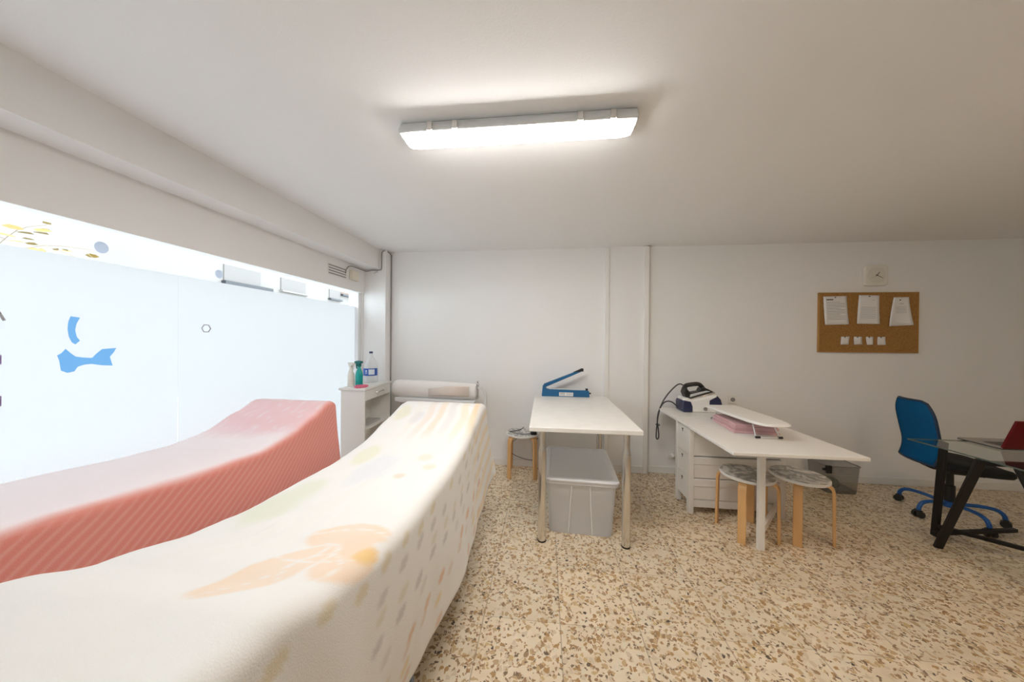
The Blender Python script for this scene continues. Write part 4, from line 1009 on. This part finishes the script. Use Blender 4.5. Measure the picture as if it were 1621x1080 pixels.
bm = new(); box(bm, -0.09, 0.10, -0.07, 0.07, 0.385, 0.428); tube(bm, [(0, 0.06, 0.40), (-0.06, 0.2, 0.40), (-0.08, 0.235, 0.395)], 0.005, 6); rlb(bm); build('tilt_mechanism', bm, BLACK, t)
bm = new(); lathe(bm, [(0.030, 0.10), (0.030, 0.26), (0.022, 0.265), (0.020, 0.39)], (0, 0, 0), 18); build('gas_column', bm, BLACK, t)
bm = new(); lathe(bm, [(0.045, 0.085), (0.05, 0.10), (0.045, 0.125), (0.033, 0.13)], (0, 0, 0), 18); build('base_hub', bm, CHBLUE, t)
for kk in range(5):
    a = math.radians(117+72*kk); c, s = math.cos(a), math.sin(a)
    pp = [(0.03, 0.108), (0.12, 0.125), (0.20, 0.128), (0.245, 0.115), (0.268, 0.085), (0.272, 0.060)]
    bm = new(); sweep(bm, smooth_path([(r*c, r*s, z) for r, z in pp], 4), circ(0.0135, 10)); arm = build('base_arm', bm, CHBLUE, t)
    bm = new()
    d = Vector((-s, c, 0)); o_ = Vector((0.275*c, 0.275*s, 0.027)); ax = Matrix.Rotation(kk*1.1+0.5, 3, 'Z') @ Vector((1, 0, 0))
    for sg in (-1, 1): tube(bm, [o_+ax*sg*0.008, o_+ax*sg*0.026], 0.027, 16)
    tube(bm, [o_-ax*0.02+Vector((0, 0, 0.022)), o_+ax*0.02+Vector((0, 0, 0.022))], 0.016, 12); build('caster', bm, BLACK, arm)

# ------------------------------------------------------------------ glass desk
t = thing('glass_desk', 'glass-topped desk on slanting black legs at the right edge', 'desk', (3.2, 2.2, 0))
DX, DY = 3.2, 2.2
bm = new(); v = [bm.verts.new(p) for p in ((2.63-DX, 1.80-DY, 0.735), (3.95-DX, 1.80-DY, 0.735), (3.95-DX, 2.555-DY, 0.735), (2.63-DX, 2.555-DY, 0.735))]; bm.faces.new(v); gt_ = build('glass_top', bm, DESKG, t)
bm = new()
for a, b in (((2.63, 1.80), (3.95, 1.80)), ((3.95, 1.80), (3.95, 2.555)), ((2.63, 2.555), (3.95, 2.555)), ((2.63, 1.80), (2.63, 2.555))):
    x0, x1 = sorted((a[0], b[0])); y0, y1 = sorted((a[1], b[1])); box(bm, x0-DX-0.001, x1-DX+0.001, y0-DY-0.001, y1-DY+0.001, 0.727, 0.7355)
build('glass_edge', bm, DESKE, gt_)
SQ = [(-0.02, -0.011), (0.02, -0.011), (0.02, 0.011), (-0.02, 0.011)]
for a, b in (((2.63, 2.17, 0.725), (2.745, 2.475, 0.0)), ((2.835, 2.53, 0.725), (2.885, 2.62, 0.0)), ((2.74, 2.11, 0.725), (2.74, 1.80, 0.0)), ((3.75, 2.2, 0.725), (3.8, 2.50, 0)), ((3.75, 2.15, 0.725), (3.8, 1.85, 0))):
    bm = new(); A_ = Vector(a)-Vector((DX, DY, 0)); B_ = Vector(b)-Vector((DX, DY, 0)); sweep(bm, [A_, B_], SQ); build('leg', bm, DARKMET, t, 0.003)
for a, b in (((2.64, 2.15, 0.715), (3.76, 2.15, 0.715)),): 
    bm = new(); box(bm, a[0]-DX, b[0]-DX, a[1]-DY-0.012, a[1]-DY+0.012, 0.70, 0.726); build('top_rail', bm, DARKMET, t)
for a, b in (((2.80, 2.545, 0.06), (3.45, 2.66, 0.06)), ((2.85, 2.57, 0.10), (3.15, 2.35, 0.09))):
    bm = new(); sweep(bm, [Vector(a)-Vector((DX, DY, 0)), Vector(b)-Vector((DX, DY, 0))], [(-0.012, -0.012), (0.012, -0.012), (0.012, 0.012), (-0.012, 0.012)]); build('stretcher', bm, DARKMET, t)

# red laptop standing open on the glass, and its lead
t = thing('laptop', 'dark red open laptop on the glass desk, cut by the right edge', 'laptop', (2.982, 2.37, 0.7365), 0.0)
bm = new(); prism(bm, [(-0.012, 0.006), (-0.072, 0.198), (-0.060, 0.202), (0.002, 0.012)], 'x', 0, 0.37); build('lid', bm, RED, t, 0.003)
bm = new(); prism(bm, [(0.004, 0.016), (-0.055, 0.19), (-0.0545, 0.191), (0.0045, 0.0165)], 'x', 0.012, 0.358); build('screen', bm, BLACK, t)
bm = new(); box(bm, 0.0, 0.37, -0.008, 0.215, 0, 0.014); dk = build('keyboard_deck', bm, mat('laptop deck', (0.30, 0.27, 0.24), 0.35, metal=0.3), t, 0.003)
bm = new(); box(bm, -0.001, 0.371, -0.009, 0.216, 0.0, 0.006); build('deck_edge', bm, BLACK, dk)
bm = new(); box(bm, 0.04, 0.33, 0.03, 0.12, 0.0135, 0.0155); build('keys', bm, BLACK, dk)

# ------------------------------------------------------------------ daylight and render look
wd = bpy.data.worlds.new('sky'); scn.world = wd; wd.use_nodes = True
bg = wd.node_tree.nodes['Background']; bg.inputs['Color'].default_value = (0.80, 0.92, 1.0, 1); bg.inputs['Strength'].default_value = 9
vs = scn.view_settings
vs.view_transform = 'Standard'; vs.look = 'None'; vs.exposure = 0.0; vs.gamma = 1.0; vs.use_curve_mapping = False
cyc = scn.cycles
cyc.use_denoising = True; cyc.max_bounces = 10; cyc.diffuse_bounces = 6; cyc.transparent_max_bounces = 12
cyc.sample_clamp_indirect = 6
